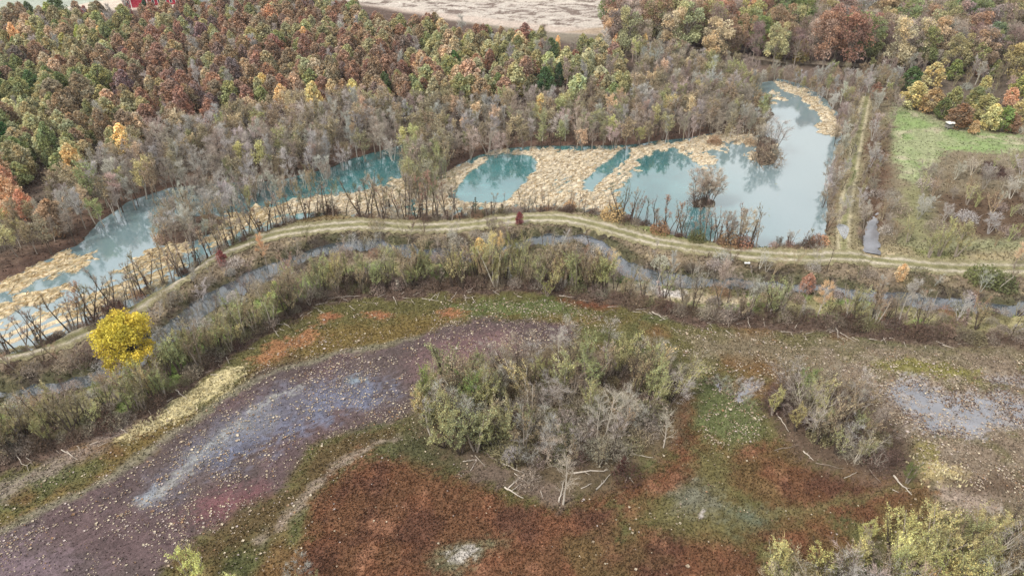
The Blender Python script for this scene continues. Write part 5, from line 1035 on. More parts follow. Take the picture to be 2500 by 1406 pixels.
for l, ds in lab.items():
    if len(ds) < 2 or len(l.split()) > 15: lab2[l] += ds; continue
    for d in ds:
        q2 = ((PX_ - (d['x'], d['y'])) ** 2).sum(1); q2[ix_[id(d)]] = 1e9; e = chosen[int(q2.argmin())]; cw_ = e['cw'].split()[-1] if e['cw'] else ''
        l2 = l + ((' left of ' if e['px'] > d['px'] else ' right of ') if False else '') + ', ' + cw_ + ' neighbour ' + ('right' if e['px'] > d['px'] else 'left')
        if not cw_ or len(l2.split()) > 16: l2 = l
        lab2[l2].append(d)
lab = lab2
for l, ds in lab.items():
    if len(ds) == 1: ds[0]['label'] = l; continue
    k = len(ds)
    if k <= 6:
        for i, d in enumerate(sorted(ds, key=lambda d: d['px'])):
            o = 'rightmost' if i == k - 1 else ORD[i]; w_ = (l + ', ' + o + ' of ' + NUMW[k]).split(); d['label'] = ' '.join(w_) if len(w_) <= 16 else l
            if len(w_) > 16: d['share'] = True
    else:
        for d in ds: d['label'] = l; d['share'] = True
for l, ds in lab.items():
    if any(d.get('share') for d in ds):
        for d in ds: d['group'] = ds[0]['group']
rr = random.Random(77)
for d in chosen:
    k = d['kind']; i = d['idx'] if d['idx'] is not None else rr.randrange(len(KMESH[k])); s = d['H'] / PH[k]; w = s * d['wide']
    rot = rr.uniform(0, 6.28); mt = mathutils.Matrix.Rotation(rot, 4, 'Z')
    if d['lean']: 
        ax = mathutils.Vector((-d['lean'][1], d['lean'][0], 0)); an = ax.length
        if an > 1e-4: mt = mathutils.Matrix.Rotation(an, 4, ax.normalized()) @ mt
    mt = mathutils.Matrix.Translation((d['x'], d['y'], d['z'])) @ mt @ mathutils.Matrix.Diagonal((w, w, s, 1))
    pixel = d['H'] / d['dist'] * FPX
    if pixel > 42 or d['keep']:
        o = bpy.data.objects.new(d['name'], None); scene.collection.objects.link(o); o.matrix_world = mt; o.empty_display_size = .2
        t = link('trunk' if k not in ('shrub', 'bush') else 'stems', KMESH[k][i][0], o); t.color = (*(d['bark'] or BK_M), 1)
        c = link('crown' if k not in ('snag',) else 'vines', KMESH[k][i][1], o); c.color = (*d['tint'], 1)
    else:
        o = link(d['name'], far_mesh(k, i)); o.matrix_world = mt; o.color = (*d['tint'], 1)
    o['label'] = d['label']; o['category'] = d['cat']; o['group'] = d['group']
print('plants', len(PLACED), 'single', len(chosen), 'mass', len(rest))
for n_, lst in byname.items(): print(n_, len(lst))
# the remainder: one mass per kind of tree, geometry-node instances
def mass(name, ds, label):
    n = len(ds); me = bpy.data.meshes.new(name); me.vertices.add(n); me.vertices.foreach_set('co', np.array([(d['x'], d['y'], d['z']) for d in ds], np.float32).ravel())
    kinds = sorted({d['kind'] for d in ds}); col_ = bpy.data.collections.new(name + '_models'); order = []
    for k in kinds:
        for i in range(min(4, len(KMESH[k]))):
            o = bpy.data.objects.new('%04d_model' % len(order), far_mesh(k, i, True)); col_.objects.link(o); order.append(k)
    idx = []; sc = []; rt = []; ti = []
    for d in ds:
        c_ = [j for j, k in enumerate(order) if k == d['kind']]; idx.append(rr.choice(c_)); s = d['H'] / PH[d['kind']]; sc.append((s * d['wide'], s * d['wide'], s)); rt.append(rr.uniform(0, 6.28)); ti.append(d['tint'])
    a = me.attributes.new('model', 'INT', 'POINT'); a.data.foreach_set('value', np.array(idx, np.int32)); a = me.attributes.new('size', 'FLOAT_VECTOR', 'POINT'); a.data.foreach_set('vector', np.array(sc, np.float32).ravel())
    fattr(me, 'turn', rt); vcol(me, 'tint', np.array(ti)); me.update(); o = link(name, me, kind='stuff', label=label)
    ng = bpy.data.node_groups.new(name + '_nodes', 'GeometryNodeTree'); ng.interface.new_socket('Geometry', in_out='INPUT', socket_type='NodeSocketGeometry'); ng.interface.new_socket('Geometry', in_out='OUTPUT', socket_type='NodeSocketGeometry')
    gi = ng.nodes.new('NodeGroupInput'); go = ng.nodes.new('NodeGroupOutput'); mp_ = ng.nodes.new('GeometryNodeMeshToPoints'); ip = ng.nodes.new('GeometryNodeInstanceOnPoints'); ci = ng.nodes.new('GeometryNodeCollectionInfo')
    ci.inputs['Collection'].default_value = col_; ci.inputs['Separate Children'].default_value = True; ci.inputs['Reset Children'].default_value = True; ip.inputs['Pick Instance'].default_value = True
    def attr(nm, ty):
        q = ng.nodes.new('GeometryNodeInputNamedAttribute'); q.data_type = ty; q.inputs['Name'].default_value = nm; return q.outputs[0]
    cx = ng.nodes.new('ShaderNodeCombineXYZ'); ng.links.new(attr('turn', 'FLOAT'), cx.inputs['Z']); L = ng.links.new
    L(gi.outputs[0], mp_.inputs[0]); L(mp_.outputs[0], ip.inputs['Points']); L(ci.outputs[0], ip.inputs['Instance']); L(attr('model', 'INT'), ip.inputs['Instance Index']); L(cx.outputs[0], ip.inputs['Rotation']); L(attr('size', 'FLOAT_VECTOR'), ip.inputs['Scale']); L(ip.outputs[0], go.inputs[0])
    md = o.modifiers.new('plants', 'NODES'); md.node_group = ng
rb = defaultdict(list)
for d in rest:
    if d['px'] < -500 or d['px'] > 3000: continue
    rb[d['name']].append(d)
for n_, ds in rb.items(): mass('distant_' + n_ + 's', ds, 'mass of ' + ds[0]['name'].replace('_', ' ') + 's too many to single out')
# ---------------------------------------------------------------- small litter on the ground (uncountable: one object each)
rs = np.random.RandomState(5)
def sample(n, weight_fn, x0, x1, y0, y1, tries=1):
    """random world points kept with probability weight; density kept even"""
    a = rs.uniform(x0, x1, n); b = rs.uniform(y0, y1, n)
    fy = b * math.cos(PITCH) + CAM_H * math.sin(PITCH); px = 1250 + FPX * a / fy; vis = (px > -60) & (px < 2560)
    a, b = a[vis], b[vis]; k = rs.rand(len(a)) < weight_fn(a, b); return a[k], b[k]
def stuff_mesh(name, V, F_, cols, label):
    me = make_mesh(name, V, F_, 3, [M_LITTER]); vcol(me, 'soil', np.clip(cols, .004, .85), 'FACE'); return link(name, me, kind='stuff', label=label)
PURPf = lambda a, b: field_at(PURP, a, b)
def zone(polys):
    pw_ = [PP(p) for p in polys]
    def f(a, b):
        m = np.zeros(a.shape)
        for p in pw_: m = np.maximum(m, sm(sdf(p, a, b), -1.5, 1.0))
        return m
    return f
z_right = zone([[(2050, 860), (2700, 880), (2700, 1270), (2300, 1270), (2230, 1110), (2120, 970), (2000, 900)]]); z_green = zone([[(1650, 800), (2100, 830), (2050, 900), (1860, 930), (1850, 1080), (1720, 1100), (1690, 900)], [(1000, 740), (1500, 740), (1500, 800), (1000, 840)]])
z_pool = zone(POOLS); z_rust = zone(RUST); z_isl = zone([I_MAIN, I_EAST])
def w_lotus(a, b):
    m = field_at(MARSH, a, b); g_ = field_at(gb, a, b); p = field_at(PURP, a, b); n_ = .55 + 2.4 * fbm(a, b, 5, 301) + 2.2 * fbm(a, b, 1.2, 302, 2)
    base = .16 + .0 * a; w = np.maximum.reduce([base, p * .62, g_ * .5, z_right(a, b) * .95, z_green(a, b) * .75]); s = sdf(mw, a, b)
    return np.clip(w * n_, 0, 1) * m * (1 - .88 * z_rust(a, b)) * (1 - z_isl(a, b) * .8) * sm(s, 1.5, 4)
a, b = sample(260000, w_lotus, -92, 92, 38, 100); n = len(a); z0 = ground_at(a, b); s = rs.gamma(3.2, .0195, n).clip(.025, .17) * (1 + .5 * (rs.rand(n) > .92)); th = rs.uniform(0, 6.28, n); cup = rs.uniform(.2, .9, n)
V = np.zeros((n, 5, 3)); V[:, 0] = np.stack([a, b, z0 + .03], 1)
for k in range(4):
    t_ = th + k * 1.57; rr_ = s * rs.uniform(.7, 1.3, n); V[:, k + 1] = np.stack([a + rr_ * np.cos(t_), b + rr_ * np.sin(t_), z0 + .04 + s * cup], 1)
i0 = (np.arange(n) * 5)[:, None]; F_ = np.concatenate([i0 + np.array([[0, k + 1, (k + 1) % 4 + 1]]) for k in range(4)], 1).reshape(-1, 3)
pal = np.array([C(228, 212, 184), C(206, 184, 156), C(220, 202, 196), C(190, 150, 110), C(176, 160, 140), C(150, 118, 92)]); ci_ = rs.choice(6, n, p=[.3, .25, .15, .1, .12, .08])
stuff_mesh('dry_lotus_leaves', V.reshape(-1, 3), F_, np.repeat(pal[ci_] * rs.uniform(.65, 1.05, (n, 1)), 4, 0), 'pale curled dry lotus leaves strewn over the marsh'); print('lotus', n)
def tufts(name, a, b, hgt, wid, cols, label, blades=3, flat=0.0):
    n = len(a); z0 = ground_at(a, b); V = np.zeros((n, blades * 3, 3))
    for k in range(blades):
        t_ = rs.uniform(0, 6.28, n); w_ = wid * rs.uniform(.6, 1.4, n); hh = hgt * rs.uniform(.5, 1.4, n); lx = rs.normal(0, 1, n) * w_ * .7; ly = rs.normal(0, 1, n) * w_ * .7; ox = rs.normal(0, .5, n) * w_; oy = rs.normal(0, .5, n) * w_
        V[:, 3 * k] = np.stack([a + ox - np.cos(t_) * w_, b + oy - np.sin(t_) * w_, z0 - .02], 1); V[:, 3 * k + 1] = np.stack([a + ox + np.cos(t_) * w_, b + oy + np.sin(t_) * w_, z0 + .0 + hh * flat], 1); V[:, 3 * k + 2] = np.stack([a + ox + lx, b + oy + ly, z0 + hh], 1)
    F_ = np.arange(n * blades * 3).reshape(-1, 3); c = np.repeat(cols, blades, 0) * rs.uniform(.75, 1.3, (n * blades, 1)); return stuff_mesh(name, V.reshape(-1, 3), F_, c, label)
def w_weed(a, b):
    m = field_at(MARSH, a, b); p = field_at(PURP, a, b); return m * np.clip(1 - p * .93, 0, 1) * (1 - z_pool(a, b) * .75) * (1 - .6 * z_isl(a, b)) * (.5 + .5 * z_rust(a, b))
a, b = sample(420000, w_weed, -92, 92, 38, 100); c0 = field_at(col, a, b); br = np.where(rs.rand(len(a)) < .36, rs.uniform(.3, .65, len(a)), rs.uniform(.85, 1.5, len(a)))
tufts('marsh_weeds', a, b, .15, .075, c0 * br[:, None], 'low rust and olive weeds carpeting the dry marsh floor', 2); print('weeds', len(a))
a, b = sample(60000, lambda a, b: field_at(PURP, a, b) * .35, -92, 92, 38, 100); tufts('mud_stubs', a, b, .10, .06, np.tile(C(62, 48, 50), (len(a), 1)) * rs.uniform(.6, 1.6, (len(a), 1)), 'dark dead stubs dotting the purple mud', 2)
a, b = sample(60000, lambda a, b: z_pool(a, b) * .95 * np.clip(.55 + 3 * fbm(a, b, 3, 311), 0, 1), 20, 92, 50, 80); tufts('pool_debris', a, b, .14, .11, np.array([C(104, 80, 70), C(140, 116, 100), C(84, 68, 62), C(186, 160, 136)])[rs.randint(0, 4, len(a))], 'brown plant clumps standing in the grey shallow pools', 2)
# straw mats
a, b = sample(330000, lambda a, b: sm(field_at(straw * pond_in, a, b), .3, .8) * sm(ground_at(a, b), -.2, .02) * .85, -130, 130, 88, 215); n = len(a); print('straw', n)
ang = math.atan2(rdy, rdx) + rs.normal(0, .6, n); L_ = rs.uniform(.3, .9, n); w_ = rs.uniform(.03, .08, n); z0 = np.maximum(ground_at(a, b), .0) + .02
dx, dy = np.cos(ang) * L_, np.sin(ang) * L_; nx, ny = -np.sin(ang) * w_, np.cos(ang) * w_
V = np.stack([np.stack([a - dx - nx, b - dy - ny, z0], 1), np.stack([a + dx - nx * .3, b + dy - ny * .3, z0 + rs.uniform(0, .12, n)], 1), np.stack([a + nx, b + ny, z0 + rs.uniform(.05, .28, n)], 1)], 1)
sc_ = np.array([C(234, 216, 182), C(240, 228, 204), C(212, 186, 142), C(184, 154, 112)])[rs.choice(4, n, p=[.4, .25, .25, .1])]; sc_ = np.where((a < -45)[:, None], sc_ * np.array([[1, .95, .8]]), sc_)
stuff_mesh('straw_mats', V.reshape(-1, 3), np.arange(n * 3).reshape(-1, 3), sc_ * rs.uniform(.8, 1.15, (n, 1)), 'cream coloured mats of flattened dead reeds in the pond')
# rough grass on dikes, banks and meadow
def w_grass(a, b):
    z_ = ground_at(a, b); p_ = field_at(MARSH, a, b); return (z_ > .05) * (1 - p_) * (.25 + .75 * (field_at(dr, a, b) < 9) + .5 * (field_at(dsl, a, b) < 8)) * (field_at(dr, a, b) > 2.3) * (field_at(straw, a, b) < .3)
a, b = sample(170000, w_grass, -120, 140, 60, 190); c0 = field_at(col, a, b); tufts('rough_grass', a, b, .26, .14, c0 * np.where(rs.rand(len(a)) < .35, .5, 1.15)[:, None], 'rough dry grass and leaf litter on the dikes and banks', 2); print('grass', len(a))
# cream straw patch by the levee
zz = zone([[(310, 1072), (350, 1040), (430, 995), (490, 950), (545, 915), (595, 902), (600, 925), (560, 965), (480, 1005), (400, 1040), (330, 1075)], [(2220, 1130), (2330, 1140), (2370, 1170), (2300, 1190), (2240, 1170)]])
a, b = sample(60000, lambda a, b: zz(a, b) * np.clip(.5 + 3 * fbm(a, b, 1.5, 321), 0, 1), -60, 80, 45, 80); tufts('dry_reed_patch', a, b, .35, .12, np.tile(C(236, 222, 172), (len(a), 1)), 'cream patches of dry flattened reed below the levee', 3)

# ---------------------------------------------------------------- fallen logs and driftwood
M_LOG = plain('bleached_wood', tuple(C(196, 184, 170, .8)), .8, ((2, .7, 1.2), (9, .75, 1.2))); M_LOGD = plain('weathered_wood', tuple(C(140, 124, 112, .8)), .85, ((2, .7, 1.2), (9, .75, 1.2)))
def log(x0, y0, x1, y1, rad, label, pale=True, group='fallen logs and driftwood', z0=.12, z1=.12, side=2, name='fallen_log'):
    r = random.Random(int(x0 * 7 + y1)); a = np.array([*P(x0, y0, .3), 0.]); b = np.array([*P(x1, y1, .3 + z1), 0.]); a[2] = ground_at(a[0], a[1])[0] + rad * .6 + z0 * .3; b[2] = ground_at(b[0], b[1])[0] + rad * .4 + z1
    L = np.linalg.norm(b - a); A_ = Acc(); pts = [a + (b - a) * t + np.array([r.gauss(0, .02), r.gauss(0, .02), r.gauss(0, .01)]) * L * (0 if t in (0, 1) else 1) for t in np.linspace(0, 1, 7)]
    c0 = a.copy(); A_.tube([p - c0 for p in pts], [rad * .8 * (1 - .11 * i) for i in range(7)], 7, (1, 1, 1)); 
    o = link(name, A_.mesh(name, [M_LOG if pale else M_LOGD]), None, tuple(c0), label=label, category='log' if name == 'fallen_log' else 'branch', group=group)
    for k in range(side):
        B = Acc(); j = r.randrange(2, 6); d = (b - a) / L + np.array([r.gauss(0, .7), r.gauss(0, .7), r.uniform(.1, .5)]); d /= np.linalg.norm(d)
        limb(B, r, pts[j] - c0, d, L * r.uniform(.12, .25), rad * .3, .12, 0, 3, 4); link('branch', B.mesh('log_branch', [M_LOG if pale else M_LOGD]), o)
    return o
LOGS = [(1232, 1190, 1278, 1216, .13, 'white fallen log forming the lower stroke of the crossed pair', 1), (1238, 1196, 1282, 1160, .12, 'white fallen log forming the rising stroke of the crossed pair', 1), (1256, 1158, 1292, 1184, .07, 'thin grey branch crossing above the two white logs', 1), (1250, 1198, 1272, 1182, .06, 'short white stick between the two crossed logs', 1),
        (2180, 1164, 2226, 1208, .15, 'long straight pale log at the lower end of the smaller island', 1), (2178, 1196, 2194, 1202, .06, 'short pale stick left of the long straight log', 1), (1364, 1228, 1376, 1180, .12, 'leaning pale trunk touching the ground at the large island tip', 1), (1418, 1196, 1444, 1184, .08, 'short white log right of the large island tip', 1),
        (1455, 1198, 1490, 1160, .11, 'pale curved log below the dark root clump', 1), (1400, 1160, 1484, 1150, .13, 'long pale log pointing at the dark root clump', 1), (1526, 1178, 1534, 1160, .07, 'small white stick under the dark root clump', 1), (1536, 1166, 1548, 1180, .07, 'second small white stick right under the dark root clump', 1),
        (1540, 1112, 1595, 1118, .07, 'thin pale stick lying right of the dark root clump', 1), (1170, 1100, 1225, 1135, .09, 'grey log at the left front of the large island', 0), (1225, 1135, 1280, 1158, .10, 'pale log continuing toward the crossed logs', 1), (1130, 1128, 1165, 1124, .07, 'pale stick at the left front of the large island', 1),
        (1148, 1150, 1165, 1125, .05, 'upright pale twig beside the left driftwood', 1), (1160, 1115, 1185, 1140, .05, 'thin twig crossing the left driftwood', 1), (1320, 1200, 1324, 1216, .05, 'tiny white stick on the bare soil of the large island', 1), (1895, 1012, 1925, 1056, .10, 'pale branch leaning out at the smaller island left side', 1),
        (1960, 1104, 1985, 1126, .11, 'broken pale log at the left front of the smaller island', 1), (1890, 1100, 1950, 1088, .07, 'thin curved branch reaching left from the smaller island', 0), (1990, 1132, 2060, 1146, .08, 'grey branch lying along the smaller island front', 0), (2060, 1168, 2090, 1156, .06, 'thin pale branch at the smaller island foot', 1),
        (2120, 1150, 2150, 1180, .08, 'grey log slanting into the weeds by the smaller island', 0), (2066, 1012, 2130, 988, .10, 'pale branch hanging out on the smaller island right side', 1), (1592, 762, 1624, 780, .12, 'white log pair lying at the marsh edge in the middle right', 1), (1610, 782, 1632, 776, .07, 'thin white stick beside the log at the middle right edge', 1),
        (1440, 790, 1500, 752, .06, 'long thin stick lying in the green weeds behind the large island', 0), (2040, 800, 2046, 826, .10, 'leaning bleached stem at the marsh edge in the right', 1), (2050, 812, 2090, 835, .06, 'thin arched branch right of the leaning bleached stem', 1), (1818, 766, 1832, 800, .09, 'bleached log pointing out of the row above the marsh', 1),
        (1776, 770, 1778, 798, .07, 'upright bleached stick at the foot of the row', 1), (1862, 784, 1868, 798, .06, 'short bleached stick right of the pointing log', 1), (430, 955, 455, 975, .10, 'pale branch beside the cream reed patch', 1), (665, 800, 682, 822, .09, 'pale crooked branch at the levee corner', 1), (552, 872, 560, 888, .07, 'short pale stick below the western levee', 1),
        (150, 1098, 190, 1122, .08, 'pale branch at the western marsh edge', 1), (35, 1100, 70, 1150, .07, 'thin leaning branch at the far west marsh edge', 1), (240, 1090, 262, 1080, .05, 'thin stick on the pale sand streak', 1), (1030, 730, 1072, 735, .08, 'white driftwood log under the middle of the levee row', 1), (1048, 736, 1064, 718, .07, 'white stick crossing the driftwood under the levee row', 1),
        (960, 725, 970, 745, .07, 'pale curved stick left of the white driftwood', 1), (1100, 735, 1115, 712, .06, 'pale branch right of the white driftwood', 1), (1134, 720, 1140, 740, .06, 'pale fork right of the white driftwood', 1), (800, 730, 880, 722, .08, 'long pale driftwood under the west part of the levee row', 1), (820, 722, 850, 735, .06, 'crossing stick in the western driftwood heap', 1),
        (770, 745, 800, 738, .07, 'small driftwood at the west end of the heap', 1), (1365, 722, 1400, 726, .07, 'long thin branch at the marsh edge above the large island', 1), (1640, 800, 1655, 812, .05, 'tiny pale stick in the weeds', 1), (2010, 505, 2030, 500, .05, 'thin stick in the water near the track', 0)]
for L in LOGS: log(*L[:5], L[5], bool(L[6]))
rq = random.Random(9); sfq = resample(PP(SFOOT), 1.0); seen = set(); kk = 0
for q in sfq:
    px, py = proj(q[0], q[1], .3)
    if not -40 < px < 2540: continue
    if rq.random() < (.75 if 740 < px < 1250 or 1700 < px < 2200 else .4):
        for _ in range(rq.choice((1, 1, 2))):
            ox, oy = rq.uniform(-18, 18), rq.uniform(6, 26); an = rq.uniform(-1.4, 1.4); ln = rq.uniform(9, 30); lb = ('thin pale' if kk % 2 else 'bleached') + ' driftwood branch ' + where(q[0], q[1]); kk += 1
            log(px + ox, py + oy, px + ox + ln * math.cos(an), py + oy - ln * math.sin(an) * .6, rq.uniform(.03, .07), lb, rq.random() < .7, 'driftwood branches along the foot of the levee', side=1, name='driftwood_branch', z1=rq.uniform(0, .5))
# make the driftwood labels single where they coincide
dw = defaultdict(list)
for o in scene.collection.objects:
    if o.name.startswith('driftwood_branch'): dw[o['label']].append(o)
for l, ds in dw.items():
    if 1 < len(ds) <= 6:
        ds.sort(key=lambda o: proj(o.location.x, o.location.y, 0)[0])
        for i, o in enumerate(ds):
            w_ = (l + ', ' + ('rightmost' if i == len(ds) - 1 else ORD[i]) + ' of ' + NUMW[len(ds)]).split()
            if len(w_) <= 16: o['label'] = ' '.join(w_)

# ---------------------------------------------------------------- built things
def box_bm(verts_, x0, x1, y0, y1, z0, z1):
    k = len(verts_[0]); verts_[0].extend([(x0, y0, z0), (x1, y0, z0), (x1, y1, z0), (x0, y1, z0), (x0, y0, z1), (x1, y0, z1), (x1, y1, z1), (x0, y1, z1)])
    verts_[1].extend([tuple(k + i for i in f) for f in ((0, 3, 2, 1), (4, 5, 6, 7), (0, 1, 5, 4), (1, 2, 6, 5), (2, 3, 7, 6), (3, 0, 4, 7))])
def pm(name, geo, mat, parent, **p):
    me = bpy.data.meshes.new(name); me.from_pydata(geo[0], [], geo[1]); me.materials.append(mat); me.update(); return link(name, me, parent, **p)
M_RED = plain('barn_red', tuple(C(206, 40, 74)), .6, ((1.5, .85, 1.1),)); M_WHITE = plain('white_paint', (.78, .78, .76), .5, ((2, .9, 1.05),)); M_ROOF = plain('blue_grey_metal_roof', tuple(C(176, 192, 198)), .5, ((1, .9, 1.08),)); M_DARK = plain('dark_glass', (.03, .035, .04), .2); M_GREYP = plain('grey_boards', tuple(C(150, 146, 140)), .8)
bx, by = P(322, 14, 0); ex, ey = P(440, 2, 0); yaw = math.atan2(ey - by, ex - bx)
barn = bpy.data.objects.new('barn', None); scene.collection.objects.link(barn); ox, oy = P(343, 22, 0); barn.location = (ox, oy, float(ground_at(ox, oy)[0])); barn.rotation_euler = (0, 0, yaw * .6)
barn['label'] = 'red barn with white trim and pale blue-grey roof beyond the plantation'; barn['category'] = 'barn'
W_, Dp, Hw, Hr = 6.0, 9.0, 3.8, 6.4
pm('wall', ([(-3, 0, 0), (3, 0, 0), (3, 0, Hw), (0, 0, Hr), (-3, 0, Hw), (-3, Dp, 0), (3, Dp, 0), (3, Dp, Hw), (0, Dp, Hr), (-3, Dp, Hw)], [(0, 1, 2, 3, 4), (9, 8, 7, 6, 5), (1, 6, 7, 2), (0, 4, 9, 5)]), M_RED, barn)
pm('roof', ([(-3.5, -.3, Hw - .25), (0, -.3, Hr + .15), (3.5, -.3, Hw - .25), (-3.5, Dp + .3, Hw - .25), (0, Dp + .3, Hr + .15), (3.5, Dp + .3, Hw - .25), (-3.5, -.3, Hw - .1), (0, -.3, Hr + .3), (3.5, -.3, Hw - .1), (-3.5, Dp + .3, Hw - .1), (0, Dp + .3, Hr + .3), (3.5, Dp + .3, Hw - .1)],
    [(6, 9, 10, 7), (7, 10, 11, 8), (0, 1, 4, 3), (1, 2, 5, 4), (0, 6, 7, 1), (1, 7, 8, 2), (0, 3, 9, 6), (2, 8, 11, 5), (3, 4, 10, 9), (4, 5, 11, 10)]), M_ROOF, barn)
for s_ in (-1, 1):
    pm('gable_trim', ([(0, -.36, Hr + .3), (0, -.36, Hr - .1), (s_ * 3.5, -.36, Hw - .1), (s_ * 3.5, -.36, Hw - .5), (0, -.3, Hr + .3), (0, -.3, Hr - .1), (s_ * 3.5, -.3, Hw - .1), (s_ * 3.5, -.3, Hw - .5)], [(0, 1, 3, 2), (0, 2, 6, 4), (1, 5, 7, 3), (2, 3, 7, 6), (4, 6, 7, 5)]), M_WHITE, barn)
    g_ = ([], []); box_bm(g_, s_ * 3 - .12, s_ * 3 + .12, -.05, .15, 0, Hw - .3); pm('corner_trim', g_, M_WHITE, barn)
g_ = ([], []); box_bm(g_, -6, -3.01, 1, 6, 0, 2.9); pm('annex_wall', g_, M_RED, barn); g_ = ([], []); box_bm(g_, -6.3, -3.0, .7, 6.3, 2.9, 3.1); pm('annex_roof', g_, M_WHITE, barn)
for q in (-5.3, -4.1):
    g_ = ([], []); box_bm(g_, q - .45, q + .45, .94, 1.0, 1.0, 2.5); f_ = pm('window', g_, M_WHITE, barn); g_ = ([], []); box_bm(g_, q - .28, q + .28, .9, .94, 1.15, 2.35); pm('pane', g_, M_DARK, f_)
g_ = ([], []); box_bm(g_, 3.01, 20, 1.5, 7.5, 0, 3.0); pm('long_wing_wall', g_, M_RED, barn)
pm('long_wing_roof', ([(3.02, 1.1, 2.9), (20.3, 1.1, 2.9), (20.3, 4.5, 5.0), (3.02, 4.5, 5.0), (20.3, 7.9, 2.9), (3.02, 7.9, 2.9)], [(0, 1, 2, 3), (3, 2, 4, 5), (1, 4, 2), (0, 3, 5)]), M_ROOF, barn)
for q in np.arange(5, 20, 2.2):
    g_ = ([], []); box_bm(g_, q - .5, q + .5, 1.42, 1.49, .8, 2.3); f_ = pm('window', g_, M_WHITE, barn); g_ = ([], []); box_bm(g_, q - .33, q + .33, 1.38, 1.42, .95, 2.15); pm('pane', g_, M_DARK, f_)
# hunting blind
ox, oy = P(2317, 311, 1); bl_ = bpy.data.objects.new('hunting_blind', None); scene.collection.objects.link(bl_); bl_.location = (ox, oy, float(ground_at(ox, oy)[0])); bl_.rotation_euler = (0, 0, .15)
bl_['label'] = 'small grey blind with rounded white roof at the edge of the bright green meadow'; bl_['category'] = 'blind'
v = []; f = []
for i, xx in enumerate((-.85, .85)):
    for k in range(9): t_ = math.pi * k / 8; v.append((xx, -.75 * math.cos(t_), 1.55 + .38 * math.sin(t_)))
for k in range(8): f.append((k, k + 1, 9 + k + 1, 9 + k))
f += [tuple(range(8, -1, -1)), tuple(range(9, 18)), (0, 9, 17, 8)]; pm('roof', (v, f), M_WHITE, bl_)
g_ = ([], []); box_bm(g_, -.75, .75, -.6, .6, .5, 1.1); pm('lower_wall', g_, M_GREYP, bl_); g_ = ([], []); box_bm(g_, -.7, .7, -.55, .55, 1.1, 1.35); pm('window_band', g_, M_DARK, bl_); g_ = ([], []); box_bm(g_, -.75, .75, -.6, .6, 1.35, 1.56); pm('upper_wall', g_, M_GREYP, bl_)
for sx_ in (-.68, .68):
    for sy_ in (-.53, .53): g_ = ([], []); box_bm(g_, sx_ - .05, sx_ + .05, sy_ - .05, sy_ + .05, -.1, .5); pm('leg', g_, M_GREYP, bl_)
# white oblong tank below the road: two rounded ends joined by a narrower waist
ox, oy = P(1824, 644, 1.0); tk = bpy.data.objects.new('white_tank', None); scene.collection.objects.link(tk); tk.location = (ox, oy, float(ground_at(ox, oy)[0]) + .05); tk['label'] = 'small white oblong tank with a narrow waist, lying in dark brush below the road'; tk['category'] = 'tank'
v = []; f = []; prof = [(-.5, .02), (-.49, .12), (-.42, .17), (-.2, .17), (-.06, .13), (.06, .13), (.2, .17), (.42, .17), (.49, .12), (.5, .02)]
for xx, q in prof:
    for k in range(10): t_ = 6.2832 * k / 10; v.append((xx, q * math.cos(t_), .2 + q * math.sin(t_)))
for i in range(len(prof) - 1):
    for k in range(10): f.append((i * 10 + k, i * 10 + (k + 1) % 10, i * 10 + 10 + (k + 1) % 10, i * 10 + 10 + k))
f += [tuple(range(9, -1, -1)), tuple(range(90, 100))]; pm('shell', (v, f), M_WHITE, tk)
for s_ in (-.3, .3): g_ = ([], []); box_bm(g_, s_ - .04, s_ + .04, -.16, .16, 0, .08); pm('foot', g_, M_GREYP, tk)
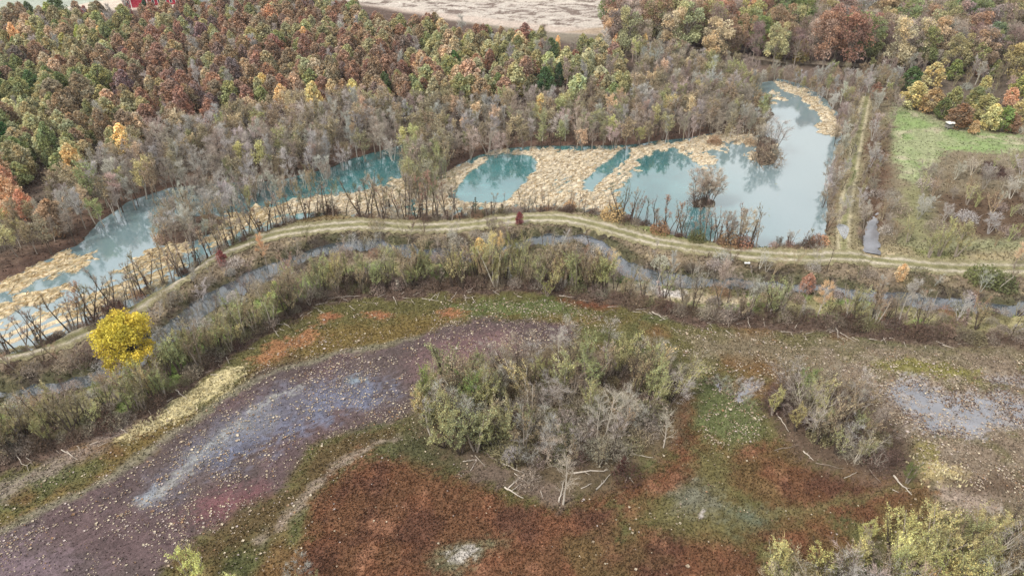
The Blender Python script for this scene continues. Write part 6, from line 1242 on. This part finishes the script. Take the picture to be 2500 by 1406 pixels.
# green boat-like trough on the large island
ox, oy = P(1547, 1042, .6); bt = bpy.data.objects.new('green_boat', None); scene.collection.objects.link(bt); bt.location = (ox, oy, float(ground_at(ox, oy)[0]) + .05); bt.rotation_euler = (.15, 0, -.45); bt['label'] = 'small light green boat with pale rim lying among the trees of the large island'; bt['category'] = 'boat'
def hull(n, L_, W2, H2, inset=0, z0=0):
    v = []; 
    for i in range(n):
        t_ = -1 + 2 * i / (n - 1); w_ = W2 * (1 - abs(t_) ** 2.6) ** .5 * .9 + .03 - inset
        for k in range(7):
            a_ = math.pi * k / 6; v.append((t_ * (L_ - inset), -w_ * math.cos(a_), z0 + H2 * (1 - math.sin(a_) ** .6) + inset * .5))
    f = [(i * 7 + k, i * 7 + k + 1, i * 7 + 7 + k + 1, i * 7 + 7 + k) for i in range(n - 1) for k in range(6)]; return v, f
M_GRN = plain('green_plastic', tuple(C(150, 190, 84)), .4); M_INS = plain('dark_inside', (.012, .03, .015), .6)
pm('hull', hull(13, 1.0, .34, .34), M_GRN, bt); pm('inside', hull(13, 1.0, .34, .34, .045), M_INS, bt)
v = []; f = []
for i in range(24):
    t_ = 6.2832 * i / 24; cx_, sy_ = math.cos(t_), math.sin(t_)
    for k_, zz_ in ((1.03, .33), (1.03, .39), (.93, .39), (.93, .33)): v.append((cx_ * 1.0 * k_, math.copysign(abs(sy_) ** .75, sy_) * .35 * (k_ if k_ > 1 else .86), zz_))
for i in range(24):
    for k in range(4): f.append((i * 4 + k, i * 4 + (k + 1) % 4, ((i + 1) % 24) * 4 + (k + 1) % 4, ((i + 1) % 24) * 4 + k))
pm('rim', (v, f), plain('pale_rim', tuple(C(206, 206, 196)), .5), bt)
g_ = ([], []); box_bm(g_, -.12, .12, -.27, .27, .24, .28); pm('seat', g_, M_GRN, bt)
# ---------------------------------------------------------------- thin autumn haze over the whole place
g_ = ([], []); box_bm(g_, -4900, 4900, -380, 5900, -3.0, 75.0)
hz = bpy.data.materials.new('haze_air'); hz.use_nodes = True; hn = hz.node_tree; hn.nodes.clear()
ho = hn.nodes.new('ShaderNodeOutputMaterial'); hv = hn.nodes.new('ShaderNodeVolumePrincipled'); hv.inputs['Density'].default_value = .0001; hv.inputs['Color'].default_value = (.86, .9, .95, 1); hv.inputs['Anisotropy'].default_value = .2
hn.links.new(hv.outputs[0], ho.inputs['Volume']); pm('haze', g_, hz, None, kind='stuff', label='thin pale autumn haze')
